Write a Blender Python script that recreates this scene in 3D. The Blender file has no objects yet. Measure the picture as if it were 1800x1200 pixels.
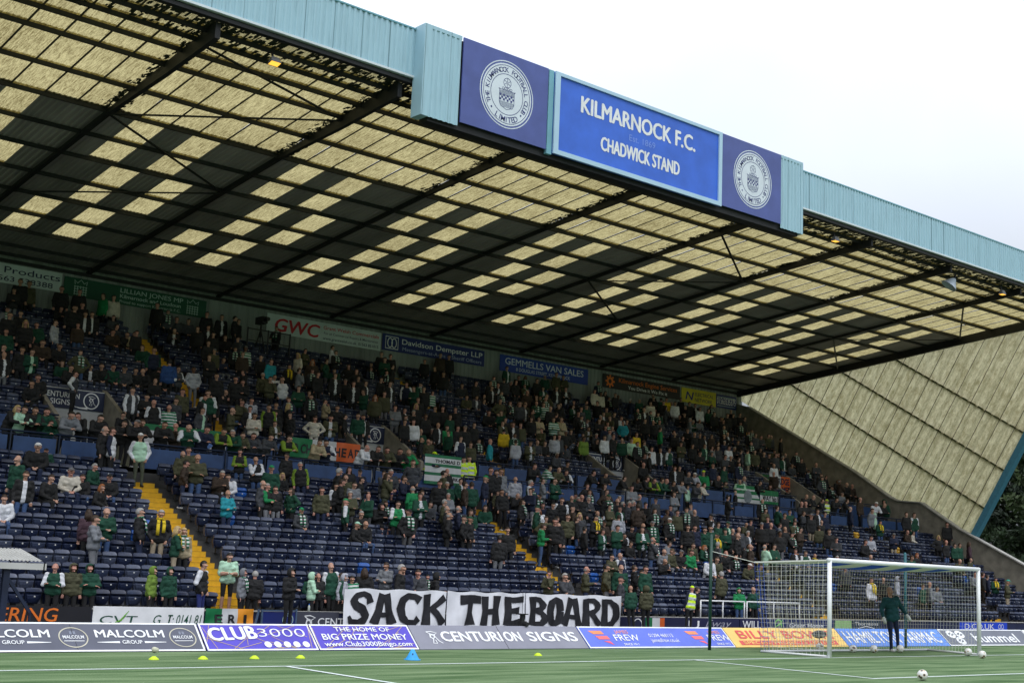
import bpy, bmesh, math, random
import numpy as np
from mathutils import Vector, Matrix
random.seed(7); np.random.seed(7)
S = bpy.context.scene
COL = S.collection
R = math.radians
# ---------------------------------------------------------------- camera, sky, sun, exposure
CAM = np.array([-29.231, -21.216, 1.876]); YAW, PITCH, ROLL, FOC = .70307, .171547, .042966, 2320.0
def cam_axes():
    f = np.array([math.sin(YAW)*math.cos(PITCH), math.cos(YAW)*math.cos(PITCH), math.sin(PITCH)])
    rt = np.array([math.cos(YAW), -math.sin(YAW), 0.]); up = np.cross(rt, f)
    return rt*math.cos(ROLL)+up*math.sin(ROLL), -rt*math.sin(ROLL)+up*math.cos(ROLL), f
RT, UP, FW = cam_axes()
cd = bpy.data.cameras.new('camera'); co = bpy.data.objects.new('camera', cd); COL.objects.link(co)
cd.sensor_width = 36; cd.lens = FOC/1800*36; cd.clip_end = 3000; cd.clip_start = .1
m = Matrix.Identity(4)
for i in range(3):
    m[i][0] = RT[i]; m[i][1] = UP[i]; m[i][2] = -FW[i]; m[i][3] = CAM[i]
co.matrix_world = m; S.camera = co
S.view_settings.view_transform = 'Standard'; S.view_settings.look = 'None'
S.view_settings.exposure = 0.32; S.view_settings.gamma = 1.0
SUN_EL, SUN_AZ = R(58), R(205)      # azimuth clockwise from +Y
w = bpy.data.worlds.new('World'); S.world = w; w.use_nodes = True
nt = w.node_tree; nt.nodes.clear()
def N(nt, t, **k):
    n = nt.nodes.new(t)
    for a, b in k.items(): setattr(n, a, b)
    return n
sky = N(nt, 'ShaderNodeTexSky', sky_type='NISHITA', sun_disc=False, sun_elevation=SUN_EL, sun_rotation=SUN_AZ)
sky.dust_density = 4.0; sky.air_density = 1.0
tc = N(nt, 'ShaderNodeTexCoord'); nz = N(nt, 'ShaderNodeTexNoise'); nz.inputs['Scale'].default_value = 2.2; nz.inputs['Detail'].default_value = 5
cr = N(nt, 'ShaderNodeValToRGB'); cr.color_ramp.elements[0].position = .3; cr.color_ramp.elements[0].color = (9.8, 10.7, 12.4, 1)
cr.color_ramp.elements[1].position = .68; cr.color_ramp.elements[1].color = (12.4, 13.1, 14.2, 1)
nt.links.new(tc.outputs['Generated'], nz.inputs['Vector']); nt.links.new(nz.outputs['Fac'], cr.inputs['Fac'])
mx = N(nt, 'ShaderNodeMix', data_type='RGBA'); mx.inputs['Factor'].default_value = .88
nt.links.new(sky.outputs['Color'], mx.inputs['A']); nt.links.new(cr.outputs['Color'], mx.inputs['B'])
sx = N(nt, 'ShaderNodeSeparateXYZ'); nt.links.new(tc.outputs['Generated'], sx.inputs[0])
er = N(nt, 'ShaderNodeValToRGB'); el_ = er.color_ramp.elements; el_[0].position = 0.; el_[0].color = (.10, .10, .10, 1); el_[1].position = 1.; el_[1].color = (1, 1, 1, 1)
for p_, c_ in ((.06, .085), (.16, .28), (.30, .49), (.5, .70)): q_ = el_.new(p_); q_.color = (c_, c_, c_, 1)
nt.links.new(sx.outputs['Z'], er.inputs['Fac'])       # overcast, brightest overhead; low band darkened further to dim the stand interior
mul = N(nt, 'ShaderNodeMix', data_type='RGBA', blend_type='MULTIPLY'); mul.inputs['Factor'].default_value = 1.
bg = N(nt, 'ShaderNodeBackground'); bg.inputs['Strength'].default_value = .155
wo = N(nt, 'ShaderNodeOutputWorld')
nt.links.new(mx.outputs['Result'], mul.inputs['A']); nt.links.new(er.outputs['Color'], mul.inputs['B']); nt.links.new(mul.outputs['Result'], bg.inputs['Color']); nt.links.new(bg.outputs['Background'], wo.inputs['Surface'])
sl = bpy.data.lights.new('sun', 'SUN'); sl.energy = 0.6; sl.angle = R(14); sl.color = (1, .96, .9)
so = bpy.data.objects.new('sun', sl); COL.objects.link(so)
sd = Vector((math.sin(SUN_AZ)*math.cos(SUN_EL), math.cos(SUN_AZ)*math.cos(SUN_EL), math.sin(SUN_EL)))
so.rotation_euler = sd.to_track_quat('Z', 'Y').to_euler()

# ---------------------------------------------------------------- helpers
MATS = {}
def mat(name, col=None, rough=.65, var=.18, scale=6., metal=0., spec=.4, stretch=None, build=None):
    if name in MATS: return MATS[name]
    m = bpy.data.materials.new(name); m.use_nodes = True; nt = m.node_tree; b = nt.nodes['Principled BSDF']
    b.inputs['Roughness'].default_value = rough; b.inputs['Metallic'].default_value = metal
    b.inputs['Specular IOR Level'].default_value = spec
    b.inputs['Base Color'].default_value = (*col, 1)
    if var > 0:
        tc = N(nt, 'ShaderNodeTexCoord'); nz = N(nt, 'ShaderNodeTexNoise'); nz.inputs['Scale'].default_value = scale; nz.inputs['Detail'].default_value = 4
        src = tc.outputs['Object']
        if stretch:
            mp = N(nt, 'ShaderNodeMapping'); mp.inputs['Scale'].default_value = stretch; nt.links.new(src, mp.inputs['Vector']); src = mp.outputs['Vector']
        nt.links.new(src, nz.inputs['Vector'])
        cr = N(nt, 'ShaderNodeValToRGB'); cr.color_ramp.elements[0].position = .3; cr.color_ramp.elements[1].position = .7
        cr.color_ramp.elements[0].color = (*[c*(1-var) for c in col], 1); cr.color_ramp.elements[1].color = (*[min(1, c*(1+var)) for c in col], 1)
        nt.links.new(nz.outputs['Fac'], cr.inputs['Fac']); nt.links.new(cr.outputs['Color'], b.inputs['Base Color'])
    if build: build(m, nt, b)
    MATS[name] = m; return m
def srgb(r, g, b):
    return tuple(((c/255)/12.92 if c/255 <= .04045 else ((c/255+.055)/1.055)**2.4) for c in (r, g, b))
class MB:
    """collects faces, then links them as one mesh object"""
    def __init__(s): s.v = []; s.f = []; s.m = []
    def add(s, vs, fs, mi=0):
        o = len(s.v); s.v += [tuple(map(float, p)) for p in vs]; s.f += [tuple(i+o for i in f) for f in fs]; s.m += [mi]*len(fs); return s
    def quad(s, a, b, c, d, mi=0): return s.add([a, b, c, d], [(0, 1, 2, 3)], mi)
    def box(s, x0, x1, y0, y1, z0, z1, mi=0):
        v = [(x, y, z) for z in (z0, z1) for y in (y0, y1) for x in (x0, x1)]
        return s.add(v, [(0, 2, 3, 1), (4, 5, 7, 6), (0, 1, 5, 4), (2, 6, 7, 3), (0, 4, 6, 2), (1, 3, 7, 5)], mi)
    def bar(s, p, q, w, h=None, mi=0, up=(0, 0, 1)):
        h = h or w; p = Vector(p); q = Vector(q); d = (q-p).normalized(); u = Vector(up)
        if abs(d.dot(u)) > .98: u = Vector((1, 0, 0))
        a = d.cross(u).normalized()*w/2; b = a.cross(d).normalized()*h/2
        v = [p-a-b, p+a-b, p+a+b, p-a+b, q-a-b, q+a-b, q+a+b, q-a+b]
        return s.add(v, [(0, 1, 2, 3), (7, 6, 5, 4), (0, 4, 5, 1), (1, 5, 6, 2), (2, 6, 7, 3), (3, 7, 4, 0)], mi)
    def tube(s, p, q, r, r2=None, n=8, mi=0, cap=True):
        r2 = r if r2 is None else r2; p = Vector(p); q = Vector(q); d = (q-p).normalized(); u = Vector((0, 0, 1)) if abs(d.z) < .95 else Vector((1, 0, 0))
        a = d.cross(u).normalized(); b = a.cross(d)
        v = [p+(a*math.cos(t)+b*math.sin(t))*r for t in np.linspace(0, 2*math.pi, n, endpoint=False)] + [q+(a*math.cos(t)+b*math.sin(t))*r2 for t in np.linspace(0, 2*math.pi, n, endpoint=False)]
        f = [(i, i+n, (i+1) % n+n, (i+1) % n) for i in range(n)]
        if cap: f += [tuple(range(n)), tuple(range(2*n-1, n-1, -1))]
        return s.add(v, f, mi)
    def lathe(s, c, prof, n=16, mi=0):
        c = Vector(c); v = []; f = []
        for r, z in prof: v += [c+Vector((r*math.cos(t), r*math.sin(t), z)) for t in np.linspace(0, 2*math.pi, n, endpoint=False)]
        for k in range(len(prof)-1): f += [(k*n+i, k*n+(i+1) % n, (k+1)*n+(i+1) % n, (k+1)*n+i) for i in range(n)]
        return s.add(v, f, mi)
    def build(s, name, mats, parent=None, smooth=False, loc=None):
        me = bpy.data.meshes.new(name); me.from_pydata(s.v, [], s.f)
        if not isinstance(mats, (list, tuple)): mats = [mats]
        for mm in mats: me.materials.append(mm)
        me.polygons.foreach_set('material_index', s.m)
        if smooth: me.polygons.foreach_set('use_smooth', [True]*len(s.f))
        me.update(); o = bpy.data.objects.new(name, me); COL.objects.link(o)
        if parent: o.parent = parent
        if loc is not None: o.location = loc
        return o
def tag(o, label=None, cat=None, group=None, kind=None):
    if label: o['label'] = label
    if cat: o['category'] = cat
    if group: o['group'] = group
    if kind: o['kind'] = kind
    return o
def empty(name, loc=(0, 0, 0), label=None, cat=None, group=None):
    o = bpy.data.objects.new(name, None); COL.objects.link(o); o.location = loc; o.empty_display_size = .2
    return tag(o, label, cat, group)
def inst(src, parent=None, name=None):
    c = src.copy(); COL.objects.link(c); c.parent = parent
    return c
# text as flat polygons, unit capital height, baseline 0
_TX = {}
def glyphs(body, bold=0., shear=0.):
    key = (body, bold, shear)
    if key in _TX: return _TX[key]
    cu = bpy.data.curves.new('t', 'FONT'); cu.body = body; cu.size = 1; cu.offset = bold; cu.shear = shear; cu.resolution_u = 3
    ob = bpy.data.objects.new('t', cu); COL.objects.link(ob)
    dg = bpy.context.evaluated_depsgraph_get(); me = bpy.data.meshes.new_from_object(ob.evaluated_get(dg))
    v = np.array([p.co[:2] for p in me.vertices]) if len(me.vertices) else np.zeros((0, 2)); f = [tuple(p.vertices) for p in me.polygons]
    bpy.data.objects.remove(ob); bpy.data.meshes.remove(me); bpy.data.curves.remove(cu)
    _TX[key] = (v, f); return v, f
CAPH = None
class Flat:
    """a flat frame (origin, u, v, outward normal): polygons laid on it in metres"""
    def __init__(s, o, u, v):
        s.o = Vector(o); s.u = Vector(u).normalized(); s.v = Vector(v).normalized(); s.n = s.u.cross(s.v); s.mb = MB(); s.mats = []; s.k = 0
    def P(s, x, y, d=0.): return s.o+s.u*x+s.v*y+s.n*d
    def mi(s, m):
        if m not in s.mats: s.mats.append(m)
        return s.mats.index(m)
    def poly(s, pts, m, d=.006): s.mb.add([s.P(x, y, d) for x, y in pts], [tuple(range(len(pts)))], s.mi(m)); return s
    def rect(s, x0, x1, y0, y1, m, d=.006): return s.poly([(x0, y0), (x1, y0), (x1, y1), (x0, y1)], m, d)
    def strip(s, pts, w, m, d=.006, closed=False):
        p = np.array(pts, float); n = len(p); w = np.ones(n)*w
        t = np.roll(p, -1, 0)-np.roll(p, 1, 0)
        if not closed: t[0] = p[1]-p[0]; t[-1] = p[-1]-p[-2]
        t /= np.linalg.norm(t, axis=1)[:, None]+1e-9; nn = np.stack([-t[:, 1], t[:, 0]], 1)*w[:, None]/2
        A = p+nn; B = p-nn; v = [s.P(*a, d) for a in A]+[s.P(*b, d) for b in B]
        f = [(i, n+i, n+(i+1) % n, (i+1) % n) for i in range(n if closed else n-1)]
        s.mb.add(v, f, s.mi(m)); return s
    def ring(s, cx, cy, r, w, m, d=.006, n=56, ry=None):
        ry = ry or r; return s.strip([(cx+r*math.cos(t), cy+ry*math.sin(t)) for t in np.linspace(0, 2*math.pi, n, endpoint=False)], w, m, d, True)
    def disc(s, cx, cy, r, m, d=.006, n=40, ry=None):
        ry = ry or r; return s.poly([(cx+r*math.cos(t), cy+ry*math.sin(t)) for t in np.linspace(0, 2*math.pi, n, endpoint=False)], m, d)
    def text(s, body, x, y, h, m, w=None, bold=.02, shear=0., align='c', d=.008, rot=0.):
        global CAPH
        if CAPH is None: CAPH = glyphs('H')[0][:, 1].max()
        if bold > .012:         # heavier weight: the outline laid down again a hair to each side
            e = (bold-.004)*h*.95
            for k_, (dx, dy) in enumerate(((-e, 0), (e, 0), (0, -e*.6), (0, e*.6))): s.text(body, x+dx*math.cos(rot)-dy*math.sin(rot), y+dx*math.sin(rot)+dy*math.cos(rot), h, m, (w-2*e) if w else None, .0, shear, align, d+.0009*(k_+1), rot)
            if w: w -= 2*e
            bold = 0.
        v, f = glyphs(body, bold, shear)
        if len(v) == 0: return s
        v = v/CAPH*h; x0, x1 = v[:, 0].min(), v[:, 0].max(); k = 1.
        if w: k = w/(x1-x0)
        v = v.copy(); v[:, 0] = (v[:, 0]-x0)*k; W = (x1-x0)*k
        off = {'c': -W/2, 'l': 0, 'r': -W}[align]; v[:, 0] += off
        c, sn = math.cos(rot), math.sin(rot); q = np.stack([v[:, 0]*c-v[:, 1]*sn+x, v[:, 0]*sn+v[:, 1]*c+y], 1)
        s.mb.add([s.P(a, b, d) for a, b in q], f, s.mi(m)); return s
    def arc(s, body, cx, cy, r, a0, a1, h, m, bold=.0, inside=False, d=.008):
        n = len(body)
        for i, ch in enumerate(body):
            if ch == ' ': continue
            a = a0+(a1-a0)*i/(n-1); rr = r
            s.text(ch, cx+rr*math.cos(a), cy+rr*math.sin(a), h, m, bold=bold, rot=(a-math.pi/2) if not inside else a+math.pi/2, d=d)
        return s
    def build(s, name, parent=None): return s.mb.build(name, s.mats, parent)
def C_(r, g, b, n=None, rough=.5, var=.11): return mat(n or 'paint_%d_%d_%d' % (r, g, b), srgb(r, g, b), rough, var, 1.5)
WHITE = mat('white_vinyl', (.78, .79, .8), .45, .08, 3)
BLACK = mat('black_paint', (.012, .012, .014), .5, .2)
# ---------------------------------------------------------------- ground, pitch
def grass_build(m, nt, b):
    tc = N(nt, 'ShaderNodeTexCoord'); mp = N(nt, 'ShaderNodeMapping'); mp.inputs['Scale'].default_value = (.35, 2.6, 1); mp.inputs['Rotation'].default_value = (0, 0, .35)
    n1 = N(nt, 'ShaderNodeTexNoise'); n1.inputs['Scale'].default_value = 1.0; n1.inputs['Detail'].default_value = 6
    n2 = N(nt, 'ShaderNodeTexNoise'); n2.inputs['Scale'].default_value = 38; n2.inputs['Detail'].default_value = 3
    nt.links.new(tc.outputs['Object'], mp.inputs['Vector']); nt.links.new(mp.outputs['Vector'], n1.inputs['Vector']); nt.links.new(tc.outputs['Object'], n2.inputs['Vector'])
    ad = N(nt, 'ShaderNodeMath', operation='MULTIPLY_ADD'); ad.inputs[1].default_value = .35; nt.links.new(n2.outputs['Fac'], ad.inputs[0]); nt.links.new(n1.outputs['Fac'], ad.inputs[2])
    cr = N(nt, 'ShaderNodeValToRGB'); e = cr.color_ramp.elements; e[0].position = .45; e[0].color = (.046, .100, .034, 1); e[1].position = .86; e[1].color = (.178, .250, .128, 1)
    nt.links.new(ad.outputs[0], cr.inputs['Fac']); nt.links.new(cr.outputs['Color'], b.inputs['Base Color'])
    bp = N(nt, 'ShaderNodeBump'); bp.inputs['Strength'].default_value = .6; bp.inputs['Distance'].default_value = .03; nt.links.new(n2.outputs['Fac'], bp.inputs['Height']); nt.links.new(bp.outputs['Normal'], b.inputs['Normal'])
GRASS = mat('pitch_turf', (.05, .1, .05), .9, 0, spec=.1, build=grass_build)
ASPH = mat('track_asphalt', (.07, .07, .072), .9, .3, 3)
b = MB(); b.quad((-600, -600, 0), (900, -600, 0), (900, 900, 0), (-600, 900, 0)); tag(b.build('ground', GRASS), kind='structure')
b = MB(); b.quad((-60, 4.6, .004), (70, 4.6, .004), (70, 13.2, .004), (-60, 13.2, .004)); tag(b.build('track', ASPH), kind='structure')
LINE = mat('pitch_line_paint', (.62, .68, .66), .9, .15, 20)
b = MB()
def gline(x0, y0, x1, y1, w=.11, z=.006):
    d = Vector((x1-x0, y1-y0, 0)).normalized(); n = Vector((-d.y, d.x, 0))*w/2; p = Vector((x0, y0, z)); q = Vector((x1, y1, z)); b.quad(p-n, q-n, q+n, p+n)
gline(-45, 0, 60, 0); gline(-16.3, -.06, -16.3, -17, z=.010); gline(-5.3, -.06, -5.3, -4.9, z=.010); gline(-5.36, -4.9, 13, -4.9, z=.006); gline(13, -.06, 13, -4.8, z=.010)
tag(b.build('pitch_markings', LINE), kind='structure')

# ---------------------------------------------------------------- stand: levels (metres)
XL, XR = -27., 38.2
LY0, LT0, LD, LR, LN = 13.3, .02, .612, .3366, 13        # lower rows: seat-back line, tread level, depth, rise, count
UY0, UT0, UD, UR, UN = 24.95, 5.794, .612, .3427, 17
GW = 4.8                                                    # gangway level
YB = 35.15                                                  # back wall
RX0, RB = -12.85, 6.4                                       # rafter grid
PY = [12.86, 13.72, 14.85, 16.91, 18.90, 20.96, 22.95, 25.19, 27.25, 29.40, 31.48, 33.4]
def RZ(y): return 16.71-.1166*(y-12.86)
L_AISLE = [-24.2, -9.95, 4.35, 18.4, 32.4]; U_AISLE = [-18.3, -4.2, 9.85, 23.5, 37.2]
VOM = [(-11.15, -8.6), (1.95, 4.45), (16.95, 19.6), (30.7, 33.35)]
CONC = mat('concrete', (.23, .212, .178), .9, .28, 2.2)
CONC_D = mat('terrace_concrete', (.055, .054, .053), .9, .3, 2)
STEEL = mat('dark_steel', (.013, .013, .014), .6, .3, 3)
stand = empty('grandstand', (0, 0, 0), 'long covered all seater football stand with navy seats and a dark roof striped by skylights', 'grandstand')
def terrace(name, y0, t0, d, r, n, ytail, holes=()):
    b = MB(); segs = [(XL, XR)]
    def runs(k):
        y = y0+k*d
        cut = [h for h in holes if y-.5 < h[2]]
        xs = [XL]
        out = []; x = XL
        for h in sorted(cut):
            out.append((x, h[0])); x = h[1]
        out.append((x, XR)); return out
    for k in range(n):
        z = t0+k*r; ya = y0+k*d-.52; yb = ya+d; zp = z-r
        for xa, xb in runs(k):
            b.quad((xa, ya, z), (xb, ya, z), (xb, yb, z), (xa, yb, z)); b.quad((xa, ya, zp), (xb, ya, zp), (xb, ya, z), (xa, ya, z))
    return b.build(name, CONC_D, stand)
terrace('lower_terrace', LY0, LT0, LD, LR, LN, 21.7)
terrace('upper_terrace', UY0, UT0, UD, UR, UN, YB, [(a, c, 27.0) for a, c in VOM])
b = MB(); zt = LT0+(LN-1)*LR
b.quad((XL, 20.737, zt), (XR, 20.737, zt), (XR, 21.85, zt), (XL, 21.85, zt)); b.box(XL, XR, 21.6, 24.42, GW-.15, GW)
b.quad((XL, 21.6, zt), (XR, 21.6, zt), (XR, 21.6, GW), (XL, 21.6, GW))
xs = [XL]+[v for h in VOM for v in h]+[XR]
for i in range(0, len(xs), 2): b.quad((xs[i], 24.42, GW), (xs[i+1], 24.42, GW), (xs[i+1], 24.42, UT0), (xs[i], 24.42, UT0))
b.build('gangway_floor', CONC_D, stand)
# corrugated sheet along +X (profile in X, displaced along n)
def corr(b, x0, x1, p0, p1, n, pitch=.2, amp=.03, mi=0, nv=1, prof='box'):
    """p0,p1: (y,z) at both ends of the sheet; n: (ny,nz) displacement direction"""
    k = max(2, int((x1-x0)/pitch)); xs = []; ds = []
    for i in range(k):
        a = x0+(x1-x0)*i/k; wd = (x1-x0)/k
        if prof == 'box': xs += [a, a+wd*.35, a+wd*.5, a+wd*.85]; ds += [0, 0, amp, amp]
        else:
            xs += [a, a+wd*.25, a+wd*.5, a+wd*.75]; ds += [0, amp*.5, amp, amp*.5]
    xs.append(x1); ds.append(0); rows = []
    o = len(b.v); c = len(xs)
    for j in range(nv+1):
        y = p0[0]+(p1[0]-p0[0])*j/nv; z = p0[1]+(p1[1]-p0[1])*j/nv
        b.v += [(x, y+n[0]*d, z+n[1]*d) for x, d in zip(xs, ds)]
    for j in range(nv):
        for i in range(c-1): b.f.append((o+j*c+i, o+j*c+i+1, o+(j+1)*c+i+1, o+(j+1)*c+i)); b.m.append(mi)
# back wall
CLAD = mat('pale_cladding', (.24, .26, .25), .7, .25, 1.5, stretch=(1, 1, .15))
bw = MB(); corr(bw, XL, XR+.6, (YB, 10.5), (YB, RZ(YB)+.25), (-1, 0), .3, .035)
bwo = bw.build('back_wall', CLAD, stand)
bb = MB(); bb.box(XL, XR, YB-.16, YB-.04, RZ(YB)-.16, RZ(YB)-.02); bb.build('eaves_beam', STEEL, bwo)
# ---------------------------------------------------------------- roof
def sheet_mat(name, trans, stain, dark=.25):
    def build(m, nt, b):
        tc = N(nt, 'ShaderNodeTexCoord'); mp = N(nt, 'ShaderNodeMapping'); mp.inputs['Scale'].default_value = (4.5, .36, .36)
        nt.links.new(tc.outputs['Object'], mp.inputs['Vector'])
        n1 = N(nt, 'ShaderNodeTexNoise'); n1.inputs['Scale'].default_value = 7; n1.inputs['Detail'].default_value = 8; n1.inputs['Roughness'].default_value = .7
        nt.links.new(mp.outputs['Vector'], n1.inputs['Vector'])
        n2 = N(nt, 'ShaderNodeTexNoise'); n2.inputs['Scale'].default_value = .5; n2.inputs['Detail'].default_value = 3; nt.links.new(tc.outputs['Object'], n2.inputs['Vector'])
        n3 = N(nt, 'ShaderNodeTexNoise'); n3.inputs['Scale'].default_value = 26; n3.inputs['Detail'].default_value = 6; nt.links.new(tc.outputs['Object'], n3.inputs['Vector'])
        a = N(nt, 'ShaderNodeMath', operation='ADD'); nt.links.new(n1.outputs['Fac'], a.inputs[0])
        a2 = N(nt, 'ShaderNodeMath', operation='MULTIPLY_ADD'); a2.inputs[1].default_value = .50; nt.links.new(n3.outputs['Fac'], a2.inputs[0]); nt.links.new(a.outputs[0], a2.inputs[2])
        a3 = N(nt, 'ShaderNodeMath', operation='MULTIPLY'); a3.inputs[1].default_value = .20; nt.links.new(n2.outputs['Fac'], a3.inputs[0]); nt.links.new(a3.outputs[0], a.inputs[1])
        cr = N(nt, 'ShaderNodeValToRGB'); e = cr.color_ramp.elements; e[0].position = .70; e[0].color = (*stain, 1); e[1].position = 1.0; e[1].color = (*trans, 1)
        nt.links.new(a2.outputs[0], cr.inputs['Fac'])
        tr = N(nt, 'ShaderNodeBsdfTranslucent'); df = N(nt, 'ShaderNodeBsdfDiffuse'); mixs = N(nt, 'ShaderNodeMixShader'); mixs.inputs['Fac'].default_value = dark
        nt.links.new(cr.outputs['Color'], tr.inputs['Color']); nt.links.new(cr.outputs['Color'], df.inputs['Color'])
        nt.links.new(tr.outputs[0], mixs.inputs[1]); nt.links.new(df.outputs[0], mixs.inputs[2])
        nt.links.new(mixs.outputs[0], nt.nodes['Material Output'].inputs['Surface'])
    return mat(name, trans, .6, 0, build=build)
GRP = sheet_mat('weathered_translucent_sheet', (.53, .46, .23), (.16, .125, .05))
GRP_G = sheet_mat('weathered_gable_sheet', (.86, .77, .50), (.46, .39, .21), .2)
MOSS = mat('moss', (.02, .022, .012), .95, .4, 9)
DECK = mat('grey_roof_sheet', (.33, .29, .29), .7, .2, 1.2, stretch=(1, .2, 1))
roof = MB()
YF = 11.55
def slope_pts(ya, yb): return (ya, RZ(ya)+.15), (yb, RZ(yb)+.12)
bays = [(RX0+RB*i, RX0+RB*(i+1)) for i in range(-3, 8)]
P4 = PY[4]
# opaque deck strips of each bay with gaps where the skylight sheets lie
SK = {0: (1, 3), 1: (1, 3), 2: (2, 4), 3: (2, 4), 4: (1, 3), 5: (1, 3)}
sky_sheets = []
for bi, (xa, xb) in enumerate(bays):
    w6 = RB/6; xb += .5 if bi == len(bays)-1 else 0
    for r in range(4, 11):
        ya, yb = PY[r]-.1, PY[r+1]+.1
        cols = SK.get(r-4, ())
        x = xa
        for c in cols:
            if xa+c*w6 > x+.01: corr(roof, x, xa+c*w6, *slope_pts(ya, yb), (0, 1), .2, .03)
            sky_sheets.append((bi, xa+c*w6, xa+(c+1)*w6, ya, yb)); x = xa+(c+1)*w6
        if xb > x+.01: corr(roof, x, xb, *slope_pts(ya, yb), (0, 1), .2, .03)
    corr(roof, xa, xb, *slope_pts(PY[11]-.1, YB+.3), (0, 1), .2, .03)
ro = roof.build('roof', DECK, stand)
# translucent sheets: front canopy of six sheets per bay, and skylights
PF = [YF, 12.2]+PY[:5]
for bi, (xa, xb) in enumerate(bays):
    f = MB(); w6 = RB/6; xe = .5 if bi == len(bays)-1 else 0
    for c in range(6):
        for r in range(len(PF)-1):
            corr(f, xa+c*w6+.012, xa+(c+1)*w6-.012+(xe if c == 5 else 0), *[(y, z+.004*((c+r) % 3)) for y, z in slope_pts(PF[r]-.08, PF[r+1]+.08)], (0, 1), .15, .022, prof='tri')
    f.build('canopy_glazing', GRP, ro)
    f = MB()
    for q in sky_sheets:
        if q[0] == bi: corr(f, q[1], q[2], *slope_pts(q[3], q[4]), (0, 1), .15, .022, prof='tri')
    f.build('skylight_glazing', GRP, ro)
    # lap seams of the translucent sheets
    f = MB()
    for c in range(7):
        x = xa+c*w6; a, d = slope_pts(YF, P4); f.bar((x, a[0], a[1]-.010), (x, d[0], d[1]-.010), .065, .012)
    f.build('seam_stripe', mat('seam_sealant', (.06, .045, .03), .8, .3, 8), ro)
for i in range(-3, 9):
    x = RX0+RB*i; f = MB(); last = i == 8; hw = (.08 if i < 2 else .06) if not last else .09; hw2 = .02
    st_ = [(YF+.12, -.40 if i < 2 else -.26), (PY[2], -.30 if i < 2 else -.18), (P4, -.07), (YB, -.06)] if not last else [(YF+.1, -.42), (PY[2], -.38), (P4, -.34), (YB, -.30)]
    for (ya, da), (yb, db) in zip(st_[:-1], st_[1:]):
        f.add([(x-hw, ya, RZ(ya)+da), (x+hw, ya, RZ(ya)+da), (x+hw, yb, RZ(yb)+db), (x-hw, yb, RZ(yb)+db), (x-hw, ya, RZ(ya)+.08), (x+hw, ya, RZ(ya)+.08), (x+hw, yb, RZ(yb)+.08), (x-hw, yb, RZ(yb)+.08)], [(3, 2, 1, 0), (0, 1, 5, 4), (0, 4, 7, 3), (1, 2, 6, 5)])
    f.build('rafter', STEEL, ro)
for y in [12.2]+PY+[34.6]:
    f = MB(); w = .07
    f.box(RX0-3*RB, RX0+8*RB, y-w/2, y+w/2, RZ(y)-.03, RZ(y)+.105)
    f.build('purlin', STEEL, ro)
f = MB()
def rp(i, p): y = PY[p]; return (RX0+RB*i, y, RZ(y)-.06)
for i, seq in ((0, ((0, 4), (1, 2), (0, 0))), (0, ((0, 4), (1, 6), (0, 8))), (4, ((0, 2), (1, 4), (0, 6), (1, 8))), (7, ((0, 2), (1, 4), (0, 6), (1, 8)))):
    for a, c in zip(seq[:-1], seq[1:]): f = MB(); f.bar(rp(i+a[0], a[1]), rp(i+c[0], c[1]), .09, .04); f.build('wind_brace', STEEL, ro)
# moss and dirt lying in the laps near the gutter and along the rafters
f = MB(); rng = random.Random(3)
for i in range(-2, 8):
    for k in range(230):
        x = RX0+RB*i+rng.random()*RB; y = YF+.05+rng.random()**1.5*1.2
        l = .1+rng.random()*.35; f.box(x, x+.03+.09*rng.random(), y, y+l, RZ(y)+.085+k*1e-5, RZ(y)+.10+k*1e-5)
    for k in range(380):
        s = 1 if rng.random() < .5 else -1; y = YF+rng.random()*(P4-YF); x = RX0+RB*i+s*(.1+abs(rng.gauss(0, .12))); l = .05+rng.random()*.22
        f.box(x, x+.02+.05*rng.random(), y, y+l, RZ(y)+.08+k*1e-5, RZ(y)+.095+k*1e-5)
f.build('moss_debris', MOSS, ro)['kind'] = 'stuff'
# fascia
def clad_build(m, nt, b):
    tc = N(nt, 'ShaderNodeTexCoord'); sp = N(nt, 'ShaderNodeSeparateXYZ'); nt.links.new(tc.outputs['Object'], sp.inputs[0])
    dv = N(nt, 'ShaderNodeMath', operation='DIVIDE'); dv.inputs[1].default_value = 1.02; nt.links.new(sp.outputs['X'], dv.inputs[0])
    fr = N(nt, 'ShaderNodeMath', operation='FRACT'); nt.links.new(dv.outputs[0], fr.inputs[0]); lt = N(nt, 'ShaderNodeMath', operation='LESS_THAN'); lt.inputs[1].default_value = .03; nt.links.new(fr.outputs[0], lt.inputs[0])
    mp = N(nt, 'ShaderNodeMapping'); mp.inputs['Scale'].default_value = (3, 1, .35); nt.links.new(tc.outputs['Object'], mp.inputs['Vector']); nz = N(nt, 'ShaderNodeTexNoise'); nz.inputs['Scale'].default_value = 2.5; nz.inputs['Detail'].default_value = 7; nt.links.new(mp.outputs['Vector'], nz.inputs['Vector'])
    cr = N(nt, 'ShaderNodeValToRGB'); e = cr.color_ramp.elements; e[0].position = .3; e[0].color = (.31, .48, .56, 1); e[1].position = .55; e[1].color = (.35, .54, .63, 1); nt.links.new(nz.outputs['Fac'], cr.inputs['Fac'])
    mx = N(nt, 'ShaderNodeMix', data_type='RGBA'); mx.inputs['B'].default_value = (.16, .27, .32, 1); nt.links.new(lt.outputs[0], mx.inputs['Factor']); nt.links.new(cr.outputs['Color'], mx.inputs['A']); nt.links.new(mx.outputs['Result'], b.inputs['Base Color'])
TEAL = mat('pale_teal_cladding', (.35, .54, .63), .45, 0, build=clad_build)
TEAL_D = mat('teal_trim', (.16, .37, .45), .5, .1, 1)
TRIM = mat('white_trim', (.62, .68, .72), .5, .08, 1)
F0, F1 = 17.16, 18.70
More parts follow.
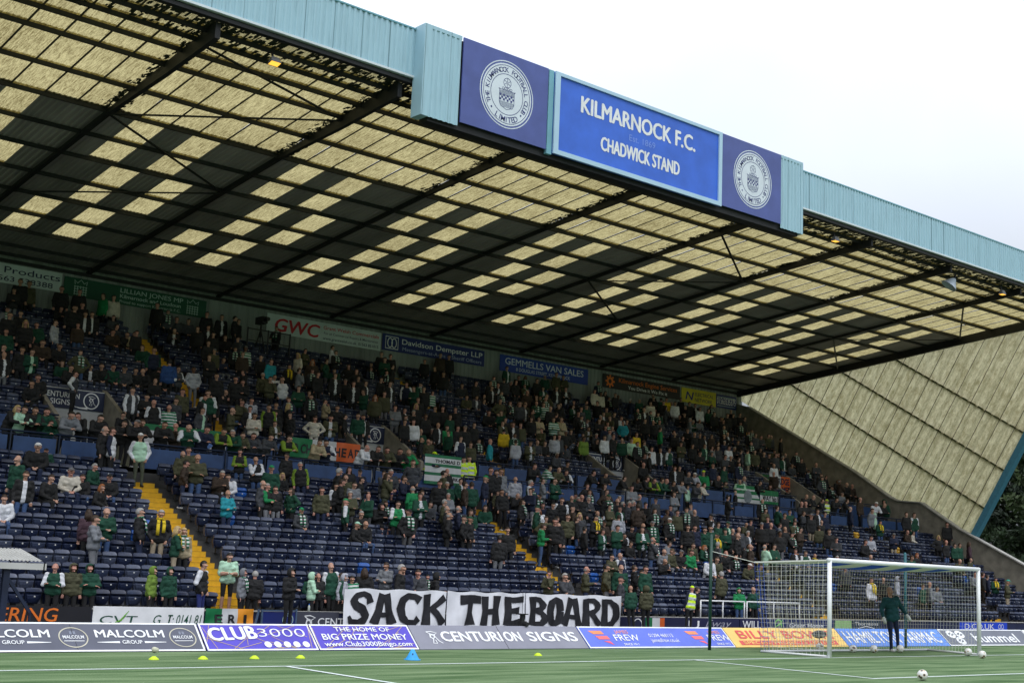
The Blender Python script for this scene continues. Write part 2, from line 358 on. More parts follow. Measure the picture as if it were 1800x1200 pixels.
for fx0, fx1 in ((XL-3, -6.0), (13.4, 39.6)):
    fa = MB(); corr(fa, fx0, fx1, (11.43, F0), (11.43, F1), (-1, 0), .2, .035); fo = fa.build('fascia', TEAL, stand)
    f = MB(); f.box(fx0, fx1, 11.37, 11.52, F0-.07, F0); f.build('lower_trim', TRIM, fo)
    f = MB(); f.box(fx0, fx1, 11.38, 11.52, F1, F1+.05); f.build('upper_trim', TEAL_D, fo)
f = MB(); f.box(XL-3, 39.6, 11.53, 11.60, 17.05, 18.68); f.build('fascia_backing', STEEL, stand)
f = MB(); f.box(XL-3, 39.6, 11.46, 11.66, 16.93, 17.045); f.build('gutter', STEEL, stand)
bx = MB()
Z0b, Z1b = 15.78, 18.80
bx.box(-5.8, 13.0, 11.02, 11.45, Z0b-.1, Z1b-.1); bo = bx.build('sign_box', STEEL, stand)
for x0_, x1_ in ((-5.86, -4.66), (11.78, 13.05)):
    f = MB(); corr(f, x0_, x1_, (10.93, Z0b), (10.93, Z1b-.12), (-1, 0), .2, .03); f.build('ribbed_panel', TEAL, bo); f = MB(); f.box(x0_, x1_, 10.9, 11.0, Z1b-.12, Z1b); f.build('top_trim', TEAL, bo)
for x0_, x1_ in ((-6.15, -5.86), (13.05, 13.2)): f = MB(); f.box(x0_, x1_, 10.9, 11.44, Z0b, Z1b); f.build('corner_trim', TEAL, bo)
f = MB(); f.box(-.88, -.66, 10.86, 11.0, Z0b, Z1b-.04); f.build('sign_post', TEAL_D, bo)
# side wall and gable screen
f = MB(); prof = [(12.2, 0), (35.3, 0), (35.3, 13.4), (34.14, 13.05), (25.95, 8.60), (23.4, 6.98), (22.9, 6.8), (21.4, 6.68), (19.05, 5.22), (15.6, 3.50), (12.2, 1.75)]
n = len(prof); f.v = [(38.2, y, z) for y, z in prof]+[(38.55, y, z) for y, z in prof]
f.f = [tuple(range(n)), tuple(range(2*n-1, n-1, -1))]+[(i, i+n, (i+1) % n+n, (i+1) % n) for i in range(n)]; f.m = [0]*len(f.f)
wo_ = f.build('side_wall', CONC, stand)
f = MB()
for (y0, z0), (y1, z1) in zip(prof[3:-1], prof[4:]): f.bar((38.28, y0, z0+.03), (38.28, y1, z1+.03), .42, .07)
f.build('coping', mat('pale_coping', (.36, .35, .33), .85, .2, 3), wo_)
ang = math.atan(.60); ca, sa = math.cos(ang), math.sin(ang)
gb = bmesh.new(); A0, A1, B0, B1 = 8., 50., -14., 14.; na = 300; nb = 12
def gp(a, bb_, d): return (38.62+d, a*ca-bb_*sa, a*sa+bb_*ca-7.0)
rows = []
for j in range(nb+1):
    rows.append([gb.verts.new(gp(A0+(A1-A0)*i/na, B0+(B1-B0)*j/nb, (0, .03, .055, .03)[i % 4])) for i in range(na+1)])
for j in range(nb):
    for i in range(na): gb.faces.new((rows[j][i], rows[j][i+1], rows[j+1][i+1], rows[j+1][i]))
def cut(p, nrm):
    bmesh.ops.bisect_plane(gb, geom=gb.verts[:]+gb.edges[:]+gb.faces[:], plane_co=p, plane_no=nrm, clear_outer=True)
cut((38.6, 12.86, 16.71+.12), (0, .1166, 1)); cut((38.6, YB+1.6, 0), (0, 1, 0))
e0 = Vector((0, 18.35, 4.85)); e1 = Vector((0, 11.2, 16.85)); ed = (e1-e0).normalized()
cut(e0, (0, -ed.z, ed.y)); cut((38.6, 25.95, 8.45), (0, .56, -1)); 
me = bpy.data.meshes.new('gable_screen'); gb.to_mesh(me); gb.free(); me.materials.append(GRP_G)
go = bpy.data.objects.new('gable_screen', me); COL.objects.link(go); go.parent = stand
f = MB(); f.bar((38.6, e0.y, e0.z-.05), (38.6, e1.y, e1.z), .34, .42, up=(1, 0, 0)); f.build('edge_post', mat('blue_green_post', (.06, .20, .29), .5, .1), go)
f = MB()
def gy(a, bb_): return a*ca-bb_*sa, a*sa+bb_*ca-7.0
def in_g(y, z): return z < RZ(y)-.1 and (Vector((0, y, z))-e0).dot(Vector((0, -ed.z, ed.y))) < 0 and y < YB and z > 8.45+.56*(y-25.95)
for ln, kk in ((0, 7.9), (1, 10.3), (2, 12.9), (3, 15.4)):
    pass
rails = [(33.09, 14.14), ]
for b_ in (2.35, 4.75, 7.1):
    pts = [gy(a, b_) for a in np.arange(A0, A1, .25)]; pts = [p for p in pts if in_g(*p)]
    if len(pts) > 1: f.bar((38.7, *pts[0]), (38.7, *pts[-1]), .09, .12, up=(1, 0, 0))
f.build('gable_rail', mat('mossy_rail', (.10, .10, .045), .9, .5, 8), go)
f = MB()
for a in np.arange(A0+.4, A1, 1.02):
    pts = [gy(a, q) for q in np.arange(B0, B1, .15)]; pts = [p for p in pts if in_g(*p)]
    if len(pts) > 1: f.bar((38.6, *pts[0]), (38.6, *pts[-1]), .02, .03, up=(1, 0, 0))
f.build('seam_stripe', mat('seam_sealant'), go)
# vomitories
VW = mat('white_door_panel', (.55, .56, .57), .6, .12, 2)
for xa, xb in VOM:
    for x in (xa, xb):
        f = MB(); q = [(24.2, GW), (27.3, GW), (27.3, 8.02), (26.95, 7.86), (24.95, 6.72), (24.2, 6.28)]
        n = len(q); x0, x1 = (x-.16, x) if x == xa else (x, x+.16)
        f.add([(x0, y, z) for y, z in q]+[(x1, y, z) for y, z in q], [tuple(range(n)), tuple(range(2*n-1, n-1, -1))]+[(i, i+n, (i+1) % n+n, (i+1) % n) for i in range(n)])
        o = f.build('stairwell_wall', CONC, stand)
    f = MB(); f.box(xa+.002, xb-.002, 27.05, 27.2, GW, 7.9); f.build('stairwell_panel', VW, o)
# ---------------------------------------------------------------- parapets
RAILM = mat('dark_blue_rail', (.012, .022, .05), .4, .2, 3)
PANEL = mat('blue_panel', (.026, .062, .165), .45, .2, 2.5)
def parapet(y, z0, h, gaps, label, pitch=1.55):
    o = empty('parapet_rail', (0, y, z0), label, 'parapet')
    x = XL; i = 0
    r_ = MB()
    segs = []; a = XL
    for g0, g1 in gaps: segs.append((a, g0)); a = g1
    segs.append((a, XR-.1))
    for a, c in segs:
        for hh_, rr_ in ((h, .035), (h-.1, .02)): r_ = MB(); r_.tube((a, 0, hh_), (c, 0, hh_), rr_, n=6); r_.build('rail', RAILM, o)
        n = max(1, int((c-a)/pitch)); st = (c-a)/n
        for k in range(n):
            f = MB(); f.box(a+k*st+.10, a+(k+1)*st-.10, -.015, .015, .06, h-.16); f.build('panel', PANEL, o)
            f = MB(); f.bar((a+k*st, 0, 0), (a+k*st, 0, h-.02), .06, .04); f.build('post', RAILM, o)
    return o
parapet(21.88, zt, 1.62, [(x-.65, x+.65) for x in L_AISLE if x < 35], 'lower blue panelled parapet with rail along the front of the gangway')
parapet(24.36, GW, 1.78, [(v[0]-.2, v[1]+.2) for v in VOM], 'upper blue panelled parapet with rail between the concrete stairwell walls', 1.4)
# aisle stairs
YEL = mat('yellow_step_paint', (.62, .36, .015), .7, .14, 5)
names = {0: 'far left', 1: 'left', 2: 'middle', 3: 'third', 4: 'last'}
def stairs(x, y0, t0, d, r, n, label, w=1.0):
    x += .06
    o = empty('stair_flight', (x, y0-.5, t0-r), label, 'stairs', 'yellow aisle stairs')
    a = MB(); c = MB()
    for k in range(n):
        for h in (0, 1):
            ya = y0+k*d-.52+h*d/2; z = t0+k*r+(h*r/2) ; zb = z-r/2
            a.box(x-w/2, x+w/2, ya-.014, ya+d/2+.02, zb-.1, z+.014, 0)
            c.box(x-w/2-.001, x+w/2+.001, ya-.018, ya+.012, z+.004, z+.018)
    a.v = [(p[0]-x, p[1]-(y0-.5), p[2]-(t0-r)) for p in a.v]; c.v = [(p[0]-x, p[1]-(y0-.5), p[2]-(t0-r)) for p in c.v]
    a.build('steps', YEL, o); c.build('nosing', mat('worn_nosing', (.42, .24, .02), .8, .3, 8), o)
LAB = ['', 'yellow steps in lower seats rising behind the tricolour flag', 'yellow steps in lower seats rising behind the white banner', 'yellow steps in lower seats behind the goal', 'yellow steps in lower seats beside the far concrete wall']
UAB = ['', 'yellow steps in upper seats below the green wall banner', 'yellow steps in upper seats below the dark navy wall sign', 'yellow steps in upper seats below bright blue wall sign', 'yellow steps in upper seats along the sloping end wall']
for i, x in enumerate(L_AISLE):
    if LAB[i]: stairs(x, LY0, LT0, LD, LR, LN, LAB[i])
for i, x in enumerate(U_AISLE):
    if UAB[i]: stairs(x, UY0, UT0, UD, UR, UN, UAB[i])
# front wall
NAVYW = mat('navy_wall_paint', (.012, .018, .06), .6, .2, 2)
f = MB(); f.box(XL, 38.2, 12.42, 12.6, 0, .42); fw_ = f.build('perimeter_wall', NAVYW); tag(fw_, 'low navy wall with pale coping in front of the seats', 'wall')
f = MB(); f.box(XL, 38.2, 12.39, 12.63, .42, .455); f.build('coping', mat('pale_coping'), fw_)
# ---------------------------------------------------------------- signs on the roof edge
Xv, Zv = (1, 0, 0), (0, 0, 1)
def board(name, label, cat, o, u, v, w, h, m, th=.04, group=None, border=None, bw=.05):
    """flat board with its lower left corner at o; returns (object, Flat for its lettering)"""
    F = Flat(o, u, v); b = MB()
    c = [F.P(x, y, d) for d in (-th, 0) for x, y in ((0, 0), (w, 0), (w, h), (0, h))]
    b.add(c, [(3, 2, 1, 0), (4, 5, 6, 7), (0, 1, 5, 4), (1, 2, 6, 5), (2, 3, 7, 6), (3, 0, 4, 7)])
    ob = tag(b.build(name, m), label, cat, group)
    if border:
        g = Flat(o, u, v)
        for x0, x1, y0, y1 in ((0, w, 0, bw), (0, w, h-bw, h), (0, bw, bw, h-bw), (w-bw, w, bw, h-bw)): g.rect(x0, x1, y0, y1, border, .004)
        g.build('border', ob)
    return ob, F
CRESTP = C_(78, 90, 152, 'faded_crest_panel'); CW = mat('crest_white', (.66, .72, .78), .5, .05, 2); CN = C_(58, 66, 120, 'crest_navy')
def crest(x0, x1, label):
    w = x1-x0; z0 = 15.92; h = 2.86
    o, F = board('crest_sign', label, 'sign', (x0, 10.88, z0), Xv, Zv, w, h, CRESTP, .05, 'crest panels on the roof sign')
    cx, cy, r = w*.51, h*.50, 1.14
    F.ring(cx, cy, r, .035, CW); F.disc(cx, cy, r*.935, CW); F.ring(cx, cy, r*.875, .022, CN, .009); F.ring(cx, cy, r*.61, .022, CN, .009)
    F.arc('THE KILMARNOCK FOOTBALL CLUB', cx, cy, r*.67, R(207), R(-32), .165, CN, .012, d=.010)
    F.arc('LIMITED', cx, cy, r*.835, R(243), R(299), .185, CN, .012, True, d=.010)
    F.disc(cx+r*.75*math.cos(R(222)), cy+r*.75*math.sin(R(222)), .035, CN, .010); F.disc(cx+r*.75*math.cos(R(318)), cy+r*.75*math.sin(R(318)), .035, CN, .010)
    # ball with curved seams
    by = cy+.40; F.ring(cx, by, .16, .018, CN, .010)
    for k in range(6):
        a = k*math.pi/3; F.strip([(cx+.02*math.cos(a), by+.02*math.sin(a)), (cx+.09*math.cos(a+.5), by+.09*math.sin(a+.5)), (cx+.155*math.cos(a+.55), by+.155*math.sin(a+.55))], .014, CN, .011)
    for k in range(4): F.ring(cx-.165+.11*k, cy+.185, .05, .014, CN, .010, ry=.035)
    sx = .32; top = cy+.13
    F.strip([(cx-sx-.04, top+.03), (cx-sx, top), (cx-sx, cy-.30), (cx-sx*.8, cy-.43), (cx, cy-.52), (cx+sx*.8, cy-.43), (cx+sx, cy-.30), (cx+sx, top), (cx+sx+.04, top+.03)], .018, CN, .010)
    F.strip([(cx-sx-.04, top), (cx+sx+.04, top)], .018, CN, .010)
    for k in range(6): F.strip([(cx-sx, top-.045-.03*k), (cx+sx, top-.02-.03*k)], .011, CN, .0105)
    for k in range(6):
        q = sx*(1-.12*max(0, k-2)); F.strip([(cx-q, cy-.28-.033*k), (cx+q, cy-.27-.033*k)], .011, CN, .0105)
    cw = 2*sx/8
    for i in range(8):
        for j in range(3):
            if (i+j) % 2 == 0: F.rect(cx-sx+i*cw, cx-sx+(i+1)*cw, cy-.24+j*.075, cy-.24+(j+1)*.075, CN, .010)
    F.build('emblem', o)
crest(-4.6, -.9, 'faded navy panel with round club crest left of the bright blue name board')
crest(8.14, 11.74, 'faded navy panel with round club crest right of the bright blue name board')
SB = C_(56, 104, 208, 'bright_blue_panel')
o, F = board('name_sign', 'bright blue board in pale frame with white stand name on roof edge', 'sign', (-.62, 10.86, 15.84), Xv, Zv, 8.68, 2.92, SB, .06)
g = Flat((-.62, 10.86, 15.84), Xv, Zv)
fm = MB()
for x0, x1, y0, y1 in ((0, 8.68, 0, .16), (0, 8.68, 2.80, 2.92), (0, .22, .16, 2.80), (8.50, 8.68, .16, 2.80)): fm.box(-.62+x0, -.62+x1, 10.80, 10.859, 15.84+y0, 15.84+y1)
fm.build('frame', mat('pale_blue_frame', (.42, .60, .74), .45, .05, 1), o)
F.text('KILMARNOCK F.C.', 4.22, 1.80, .57, WHITE, w=5.95, bold=.055); F.text('Est. 1869', 4.34, 1.37, .23, C_(120, 150, 225), w=1.35, bold=-.002); F.text('CHADWICK STAND', 4.30, .68, .48, WHITE, w=4.1, bold=.055)
F.build('lettering', o)
# ---------------------------------------------------------------- signs on the back wall
YW = YB-.09
def wsign(name, label, x0, x1, z0, z1, m, cat='sign'):
    return board(name, label, cat, (x0, YW, z0), Xv, Zv, x1-x0, z1-z0, m, .03, 'advertising signs along the back wall')
NV = C_(24, 40, 110, 'navy_sign'); GRN = C_(18, 78, 55, 'dark_green_sign'); PW = C_(196, 206, 206, 'white_sign'); RED = C_(190, 24, 36, 'red_lettering'); TXN = C_(30, 36, 70, 'navy_lettering'); ORG = C_(232, 120, 40, 'orange_lettering')
o, F = wsign('wall_sign', 'white wall sign with navy words and a telephone number at far left', -13.3, -7.62, 13.05, 13.9, PW)
F.text('Janitorial Products', 3.0, .46, .27, TXN, w=5.2); F.text('- 01563 538388', 3.7, .10, .22, TXN, w=3.2); F.build('lettering', o)
o, F = wsign('wall_sign', 'dark green wall banner with pale lettering and crowned portcullis badges', -7.5, -.6, 12.98, 13.82, GRN)
LG = C_(170, 195, 185)
F.text('LILLIAN JONES MP', 4.15, .54, .2, LG, w=3.1); F.text('Kilmarnock and Loudoun', 4.1, .30, .16, LG, w=3.0, bold=.012); F.text('Proud to support Kilmarnock F.C.', 4.1, .08, .12, LG, w=3.0, bold=.006)
for cx in (.75, 6.2):
    for k in range(5): F.rect(cx-.28+.13*k, cx-.25+.13*k, .08, .5, LG)
    for k in range(4): F.rect(cx-.30, cx+.30, .12+.11*k, .145+.11*k, LG, .008)
    F.strip([(cx-.26, .56), (cx-.3, .74), (cx-.15, .62), (cx, .78), (cx+.15, .62), (cx+.3, .74), (cx+.26, .56)], .035, LG)
F.build('lettering', o)
o, F = wsign('wall_sign', 'pale wall sign with big red letters and small company details', 2.7, 9.5, 12.85, 13.8, PW)
F.text('GWC', 1.75, .14, .62, RED, w=2.6, bold=.05, shear=.15); F.text('Grant Welsh Commercials', 4.95, .62, .17, RED, w=3.4, bold=.012); F.text('For all Commercial Repairs & Maintenance', 4.95, .37, .12, TXN, w=3.3, bold=.004); F.text('www.grantwelsh.co.uk  01563 851015', 4.95, .1, .14, TXN, w=3.4, bold=.01); F.build('lettering', o)
o, F = wsign('wall_sign', 'long navy wall sign with white square monogram and thin white lettering', 9.6, 16.5, 12.95, 13.82, NV)
F.strip([(.2, .12), (1.0, .12), (1.0, .75), (.2, .75)], .05, WHITE, closed=True); F.ring(.48, .43, .15, .05, WHITE, .008, ry=.24); F.ring(.74, .43, .15, .05, WHITE, .009, ry=.24)
F.text('Davidson Dempster LLP', 4.0, .45, .27, WHITE, w=5.5, bold=.008); F.text('Messengers-at-Arms & Sheriff Officers', 4.0, .12, .18, C_(170, 180, 210), w=5.4, bold=.0); F.build('lettering', o)
o, F = wsign('wall_sign', 'bright blue wall sign with bold white capitals about vans', 17.65, 24.5, 12.9, 13.82, C_(26, 62, 160, 'blue_sign'))
F.text('GEMMELLS VAN SALES', 3.42, .42, .36, C_(215, 222, 235), w=6.1, bold=.02); F.text('8 DOUGLAS STREET, KILMARNOCK', 3.3, .12, .18, C_(200, 210, 230), w=4.2, bold=.01); F.build('lettering', o)
o, F = wsign('wall_sign', 'black wall sign with orange lettering and an orange gear emblem', 25.75, 32.6, 12.95, 13.78, BLACK)
F.text('Kilmarnock Engine Services', 3.95, .44, .27, ORG, w=5.2, bold=.015); F.text('You Drive it We Fix it', 3.9, .12, .2, WHITE, w=3.5, bold=.012)
F.ring(.6, .42, .2, .14, ORG)
for k in range(8): F.disc(.6+.33*math.cos(k*.785), .42+.33*math.sin(k*.785), .07, ORG, .007, 10)
F.build('lettering', o)
o, F = wsign('wall_sign', 'yellow wall sign with dark capitals beside the navy phone number', 32.75, 36.05, 12.88, 13.8, C_(205, 190, 40, 'yellow_sign'))
F.text('N', .75, .2, .5, NV, w=.8, bold=.04, shear=.2); F.text('ELECTRICAL', 2.15, .5, .22, TXN, w=1.8); F.text('NETWORK', 2.1, .15, .22, TXN, w=1.7); F.build('lettering', o)
o, F = wsign('wall_sign', 'navy wall sign showing a white telephone number at the far corner', 36.08, 38.1, 12.9, 13.75, NV)
F.text('01563535375', 1.0, .25, .4, WHITE, w=1.85, bold=.0); F.rect(.1, 1.9, .68, .72, LG); F.rect(.1, 1.9, .12, .15, LG); F.build('lettering', o)
# stairwell signs
HNV = C_(38, 46, 74, 'slate_navy_sign')
def helmet(F, cx, cy, s, m):
    F.strip([(cx-.55*s, cy+.75*s), (cx+.1*s, cy+.8*s), (cx+.7*s, cy+.6*s), (cx+.25*s, cy+.35*s), (cx-.2*s, cy+.5*s), (cx-.55*s, cy+.75*s)], .09*s, m)
    F.strip([(cx-.2*s, cy+.5*s), (cx-.35*s, cy+.05*s), (cx-.05*s, cy-.2*s), (cx-.3*s, cy-.75*s), (cx+.15*s, cy-.75*s), (cx+.15*s, cy-.3*s)], .1*s, m, .007)
    F.strip([(cx+.25*s, cy+.35*s), (cx+.3*s, cy+.05*s), (cx+.5*s, cy-.45*s), (cx+.85*s, cy-.75*s)], .1*s, m, .008)
    F.ring(cx-.05*s, cy+.12*s, .22*s, .09*s, m, .009)
VL = ['nearest slate sign with white lettering over the stairwell below the green banner', 'slate stairwell sign with white lettering below the long navy wall sign', 'slate stairwell sign with white lettering below the black and orange sign']
for i, (xa, xb) in enumerate(VOM[:3]):
    o, F = board('stairwell_sign', VL[i], 'sign', (xa+.01, 27.0, 7.14), Xv, Zv, xb-xa-.02, .72, HNV, .03, 'stairwell signs')
    k = (xb-xa)/2.55
    F.text('CENTURION', .84*k, .40, .2, WHITE, w=1.42*k); F.text('SIGNS', .82*k, .13, .2, WHITE, w=.75*k); F.ring(2.02*k, .37, .29, .045, WHITE); helmet(F, 2.02*k, .37, .22, WHITE)
    F.strip([(1.25*k, .12), (1.6*k, .07), (1.9*k, .075)], [.012, .04, .09], WHITE, .007); F.build('lettering', o)
# ---------------------------------------------------------------- supporters' flags and cloths
TG = C_(16, 108, 62, 'flag_green'); TO = C_(205, 92, 34, 'flag_orange'); FW_ = mat('flag_white', (.56, .57, .58), .8, .06, 3)
def cloth(name, label, x0, x1, z0, z1, y, seed, cols=None, rows=None, mats=None, u_cells=30, group=None, amp=.025, sag=.0, cat='flag', shape=None):
    rng = np.random.RandomState(seed); ph = rng.rand(6)*6
    def disp(s, t):
        return amp*(math.sin(s*9+ph[0]+2*t)*.6+math.sin(s*21+ph[1]-3*t)*.35+math.sin((s*6+t*5)+ph[2])*.7)*(.5+.5*t)
    W, H = x1-x0, z1-z0
    def P(s, t, d=0.):          # s across 0..1, t down 0..1
        top = z1-sag*math.sin(s*math.pi*3+ph[3])**2*.5
        return (x0+s*W, y-.03-disp(s*W, t)-d, top-t*H)
    b = MB(); nv = 10
    for j in range(nv):
        for i in range(u_cells):
            s0, s1, t0, t1 = i/u_cells, (i+1)/u_cells, j/nv, (j+1)/nv
            if shape and not shape((s0+s1)/2, (t0+t1)/2): continue
            mi = 0
            if cols: mi = cols((s0+s1)/2, (t0+t1)/2)
            b.quad(P(s0, t1), P(s1, t1), P(s1, t0), P(s0, t0), mi)
    o = tag(b.build(name, mats, smooth=True), label, cat, group); return o, P, W, H
def cloth_text(P, W, H, body, s, t, h, m, parent, w=None, bold=.03, name='lettering', d=.012):
    global CAPH
    if CAPH is None: CAPH = glyphs('H')[0][:, 1].max()
    v, f = glyphs(body, bold, 0); v = v/CAPH*h; x0, x1 = v[:, 0].min(), v[:, 0].max(); k = w/(x1-x0) if w else 1
    b = MB(); b.add([P(s+((x-(x0+x1)/2)*k)/W, t-yy/H, d) for x, yy in v], f); b.build(name, m, parent)
tri = lambda s, t: min(2, int(s*3))
o, P, W, H = cloth('tricolour_flag', 'green white and orange flag with black letters over the front wall', -11.42, -9.92, .07, .50, 12.36, 1, tri, None, [TG, FW_, C_(232, 150, 40, 'flag_amber')], 18)
for ch, s in (('E', .27), ('R', .55), ('I', .82)): cloth_text(P, W, H, ch, s, .95, .24, BLACK, o, w=.24 if ch != 'I' else .1)
o, P, W, H = cloth('tricolour_flag', 'green white and orange flag with black capitals on the upper parapet', -2.1, 1.35, 5.95, 6.72, 24.28, 2, tri, None, [TG, FW_, TO], 30)
for ch, s in (('O', .1), ('CH', .25), ('I', .42), ('L', .55), ('H', .68), ('E', .77), ('A', .87), ('D', .96)): cloth_text(P, W, H, ch, s, .75, .34, BLACK, o, w=.25 if len(ch) == 1 else .5)
hoop = lambda s, t: int(t*5.99) % 2
o, P, W, H = cloth('supporters_banner', 'green and white hooped banner with round shield on the upper parapet', -8.3, -4.8, 5.85, 6.62, 24.28, 3, lambda s, t: 0 if t < .35 else 1, None, [TG, FW_], 30)
b = MB(); b.add([P(.72+.13*math.cos(a), .62+.36*math.sin(a), .012) for a in np.linspace(0, 6.28, 24, endpoint=False)], [tuple(range(23, -1, -1))]); b.build('shield', C_(96, 130, 190), o)
o, P, W, H = cloth('supporters_banner', 'green and white hooped banner with black words below two hi vis officers', 2.85, 4.75, 5.2, 6.4, 21.80, 4, lambda s, t: int(t*6.99) % 2, None, [C_(22, 104, 66, 'banner_green'), FW_], 26)
cloth_text(P, W, H, 'THOMAS D', .62, .265, .13, BLACK, o, w=1.3); cloth_text(P, W, H, 'RK', .85, .84, .13, BLACK, o, w=.3)
o, P, W, H = cloth('supporters_banner', 'hooped banner with pale portrait patch hung on far upper parapet', 25.25, 27.5, 5.95, 6.85, 24.28, 5, hoop, None, [TG, FW_], 26, shape=lambda s, t: s < .62+.36*t)
b = MB(); b.add([P(.42+.15*math.cos(a), .62+.38*math.sin(a), .012) for a in np.linspace(0, 6.28, 24, endpoint=False)], [tuple(range(23, -1, -1))]); b.build('portrait_patch', C_(120, 130, 135), o)
o, P, W, H = cloth('supporters_banner', 'green banner with black letters on a white strip beside hooped banner', 27.2, 28.75, 6.0, 6.72, 24.27, 6, lambda s, t: 1 if .35 < t < .85 else 0, None, [TG, FW_], 18)
cloth_text(P, W, H, 'WAY No1', .55, .78, .28, BLACK, o, w=1.3)
o, P, W, H = cloth('tricolour_flag', 'green white and orange flag with navy capitals over the far stairwell', 30.75, 33.3, 6.95, 7.9, 26.98, 7, lambda s, t: 0 if s < .3 else (1 if s < .66 else 2), None, [TG, FW_, TO], 24)
cloth_text(P, W, H, 'COATBRIDGE', .52, .48, .34, TXN, o, w=2.3); cloth_text(P, W, H, 'MES', .85, .98, .34, TXN, o, w=.7)
o, P, W, H = cloth('draped_flag', 'small green flag draped over blue parapet at the left end', -15.6, -14.7, 5.2, 5.95, 21.80, 8, None, None, [TG], 8)
# the big protest banner: three cloths sewn along one line
BZ0, BZ1 = .04, 1.17
def letters(o, P, W, H, X0, items):
    b = MB(); cnt = [0]
    SH = {
     'S': [([(.95, .66), (.86, .86), (.62, .95), (.36, .90), (.24, .74), (.36, .58), (.62, .45), (.78, .27), (.68, .10), (.42, .05), (.16, .08), (.06, .28)], [.30, .22, .17, .2, .25, .28, .30, .30, .26, .2, .22, .12])],
     'A': [([(.13, .0), (.30, .45), (.44, 1.0)], [.34, .25, .28]), ([(.88, .0), (.72, .45), (.60, 1.0)], [.36, .28, .28]), ([(.28, .33), (.74, .33)], [.16, .16])],
     'C': [([(.97, .80), (.80, .93), (.52, .93), (.28, .76), (.2, .5), (.28, .22), (.52, .07), (.8, .08), (.95, .24)], [.30, .20, .2, .28, .34, .3, .2, .2, .26])],
     'K': [([(.22, 0), (.27, .5), (.25, 1)], [.36, .27, .34]), ([(.95, .93), (.72, .72), (.42, .50)], [.24, .2, .16]), ([(.40, .55), (.66, .33), (.95, .04)], [.18, .26, .32])],
     'T': [([(.02, .86), (.98, .86)], [.34, .26]), ([(.5, .9), (.48, .4), (.5, 0)], [.25, .25, .42])],
     'H': [([(.2, 0), (.24, .5), (.22, 1)], [.38, .28, .34]), ([(.78, 0), (.74, .5), (.78, 1)], [.38, .26, .34]), ([(.2, .48), (.8, .48)], [.2, .2])],
     'E': [([(.22, 0), (.27, .5), (.25, 1)], [.36, .28, .3]), ([(.2, .90), (.95, .90)], [.18, .22]), ([(.25, .52), (.78, .54)], [.16, .24]), ([(.2, .08), (.92, .12)], [.18, .26])],
     'B': [([(.2, 0), (.24, .5), (.2, 1)], [.36, .3, .34]), ([(.2, .93), (.6, .9), (.8, .74), (.66, .57), (.3, .52)], [.14, .2, .3, .2, .14]), ([(.3, .53), (.72, .46), (.9, .26), (.68, .07), (.2, .05)], [.14, .2, .32, .2, .12])],
     'O': [([(.5+.33*math.cos(a), .5+.41*math.sin(a)) for a in np.linspace(0, 2*math.pi, 17)], [.36 if abs(math.cos(a)) > .5 else .24 for a in np.linspace(0, 2*math.pi, 17)])],
     'R': [([(.2, 0), (.24, .5), (.2, 1)], [.36, .3, .34]), ([(.2, .93), (.62, .9), (.84, .72), (.68, .53), (.3, .46)], [.14, .2, .3, .2, .14]), ([(.42, .5), (.66, .28), (.98, .04)], [.2, .26, .22])],
     'D': [([(.2, 0), (.24, .5), (.2, 1)], [.36, .3, .32]), ([(.2, .94), (.55, .92), (.84, .72), (.86, .4), (.62, .12), (.2, .05)], [.14, .2, .3, .34, .24, .14])]}
    for ch, xa, xb in items:
        for pts, wd in SH[ch]:
            p = np.array(pts, float); p[:, 0] = xa+p[:, 0]*(xb-xa); p[:, 1] = BZ0+.09+p[:, 1]*.93
            q = []; ww = []
            for i in range(len(p)-1):
                for k in range(6): q.append(p[i]+(p[i+1]-p[i])*k/6); ww.append(wd[i]+(wd[i+1]-wd[i])*k/6)
            q.append(p[-1]); ww.append(wd[-1]); q = np.array(q); ww = np.array(ww)*.92
            t = np.gradient(q, axis=0); t /= np.linalg.norm(t, axis=1)[:, None]+1e-9; nn = np.stack([-t[:, 1], t[:, 0]], 1)*ww[:, None]/2
            cnt[0] += 1; d = .016+.0012*cnt[0]; n = len(q)
            V = [P((a[0]-X0)/W, (BZ1-a[1])/H, d) for a in np.concatenate([q+nn, q+nn*.33, q-nn*.33, q-nn])]
            b.add(V, [(k*n+i, k*n+i+1, k*n+n+i+1, k*n+n+i) for i in range(n-1) for k in range(3)])
    b.build('lettering', mat('painted_black', (.012, .012, .016), .7, .5, 6), o)
BW_ = mat('bedsheet_white', (.77, .78, .82), .85, .06, 4)
for lab, x0, x1, it, sd in (('white cloth banner piece painted with the black word SACK', -7.0, -3.17, [('S', -6.87, -6.0), ('A', -6.03, -5.11), ('C', -5.12, -4.2), ('K', -4.18, -3.2)], 11),
                        ('white cloth banner piece painted with the black word THE', -3.14, .14, [('T', -2.63, -1.75), ('H', -1.8, -.9), ('E', -.86, .1)], 12),
                        ('white cloth banner piece painted with the black word BOARD', .17, 4.62, [('B', .29, 1.12), ('O', 1.12, 1.86), ('A', 1.78, 2.74), ('R', 2.73, 3.64), ('D', 3.63, 4.5)], 13)):
    o, P, W, H = cloth('protest_banner', lab, x0, x1, BZ0, BZ1, 12.22, sd, None, None, [BW_], 90, 'protest banner cloths', .034, .08, 'banner')
    letters(o, P, W, H, x0, it)
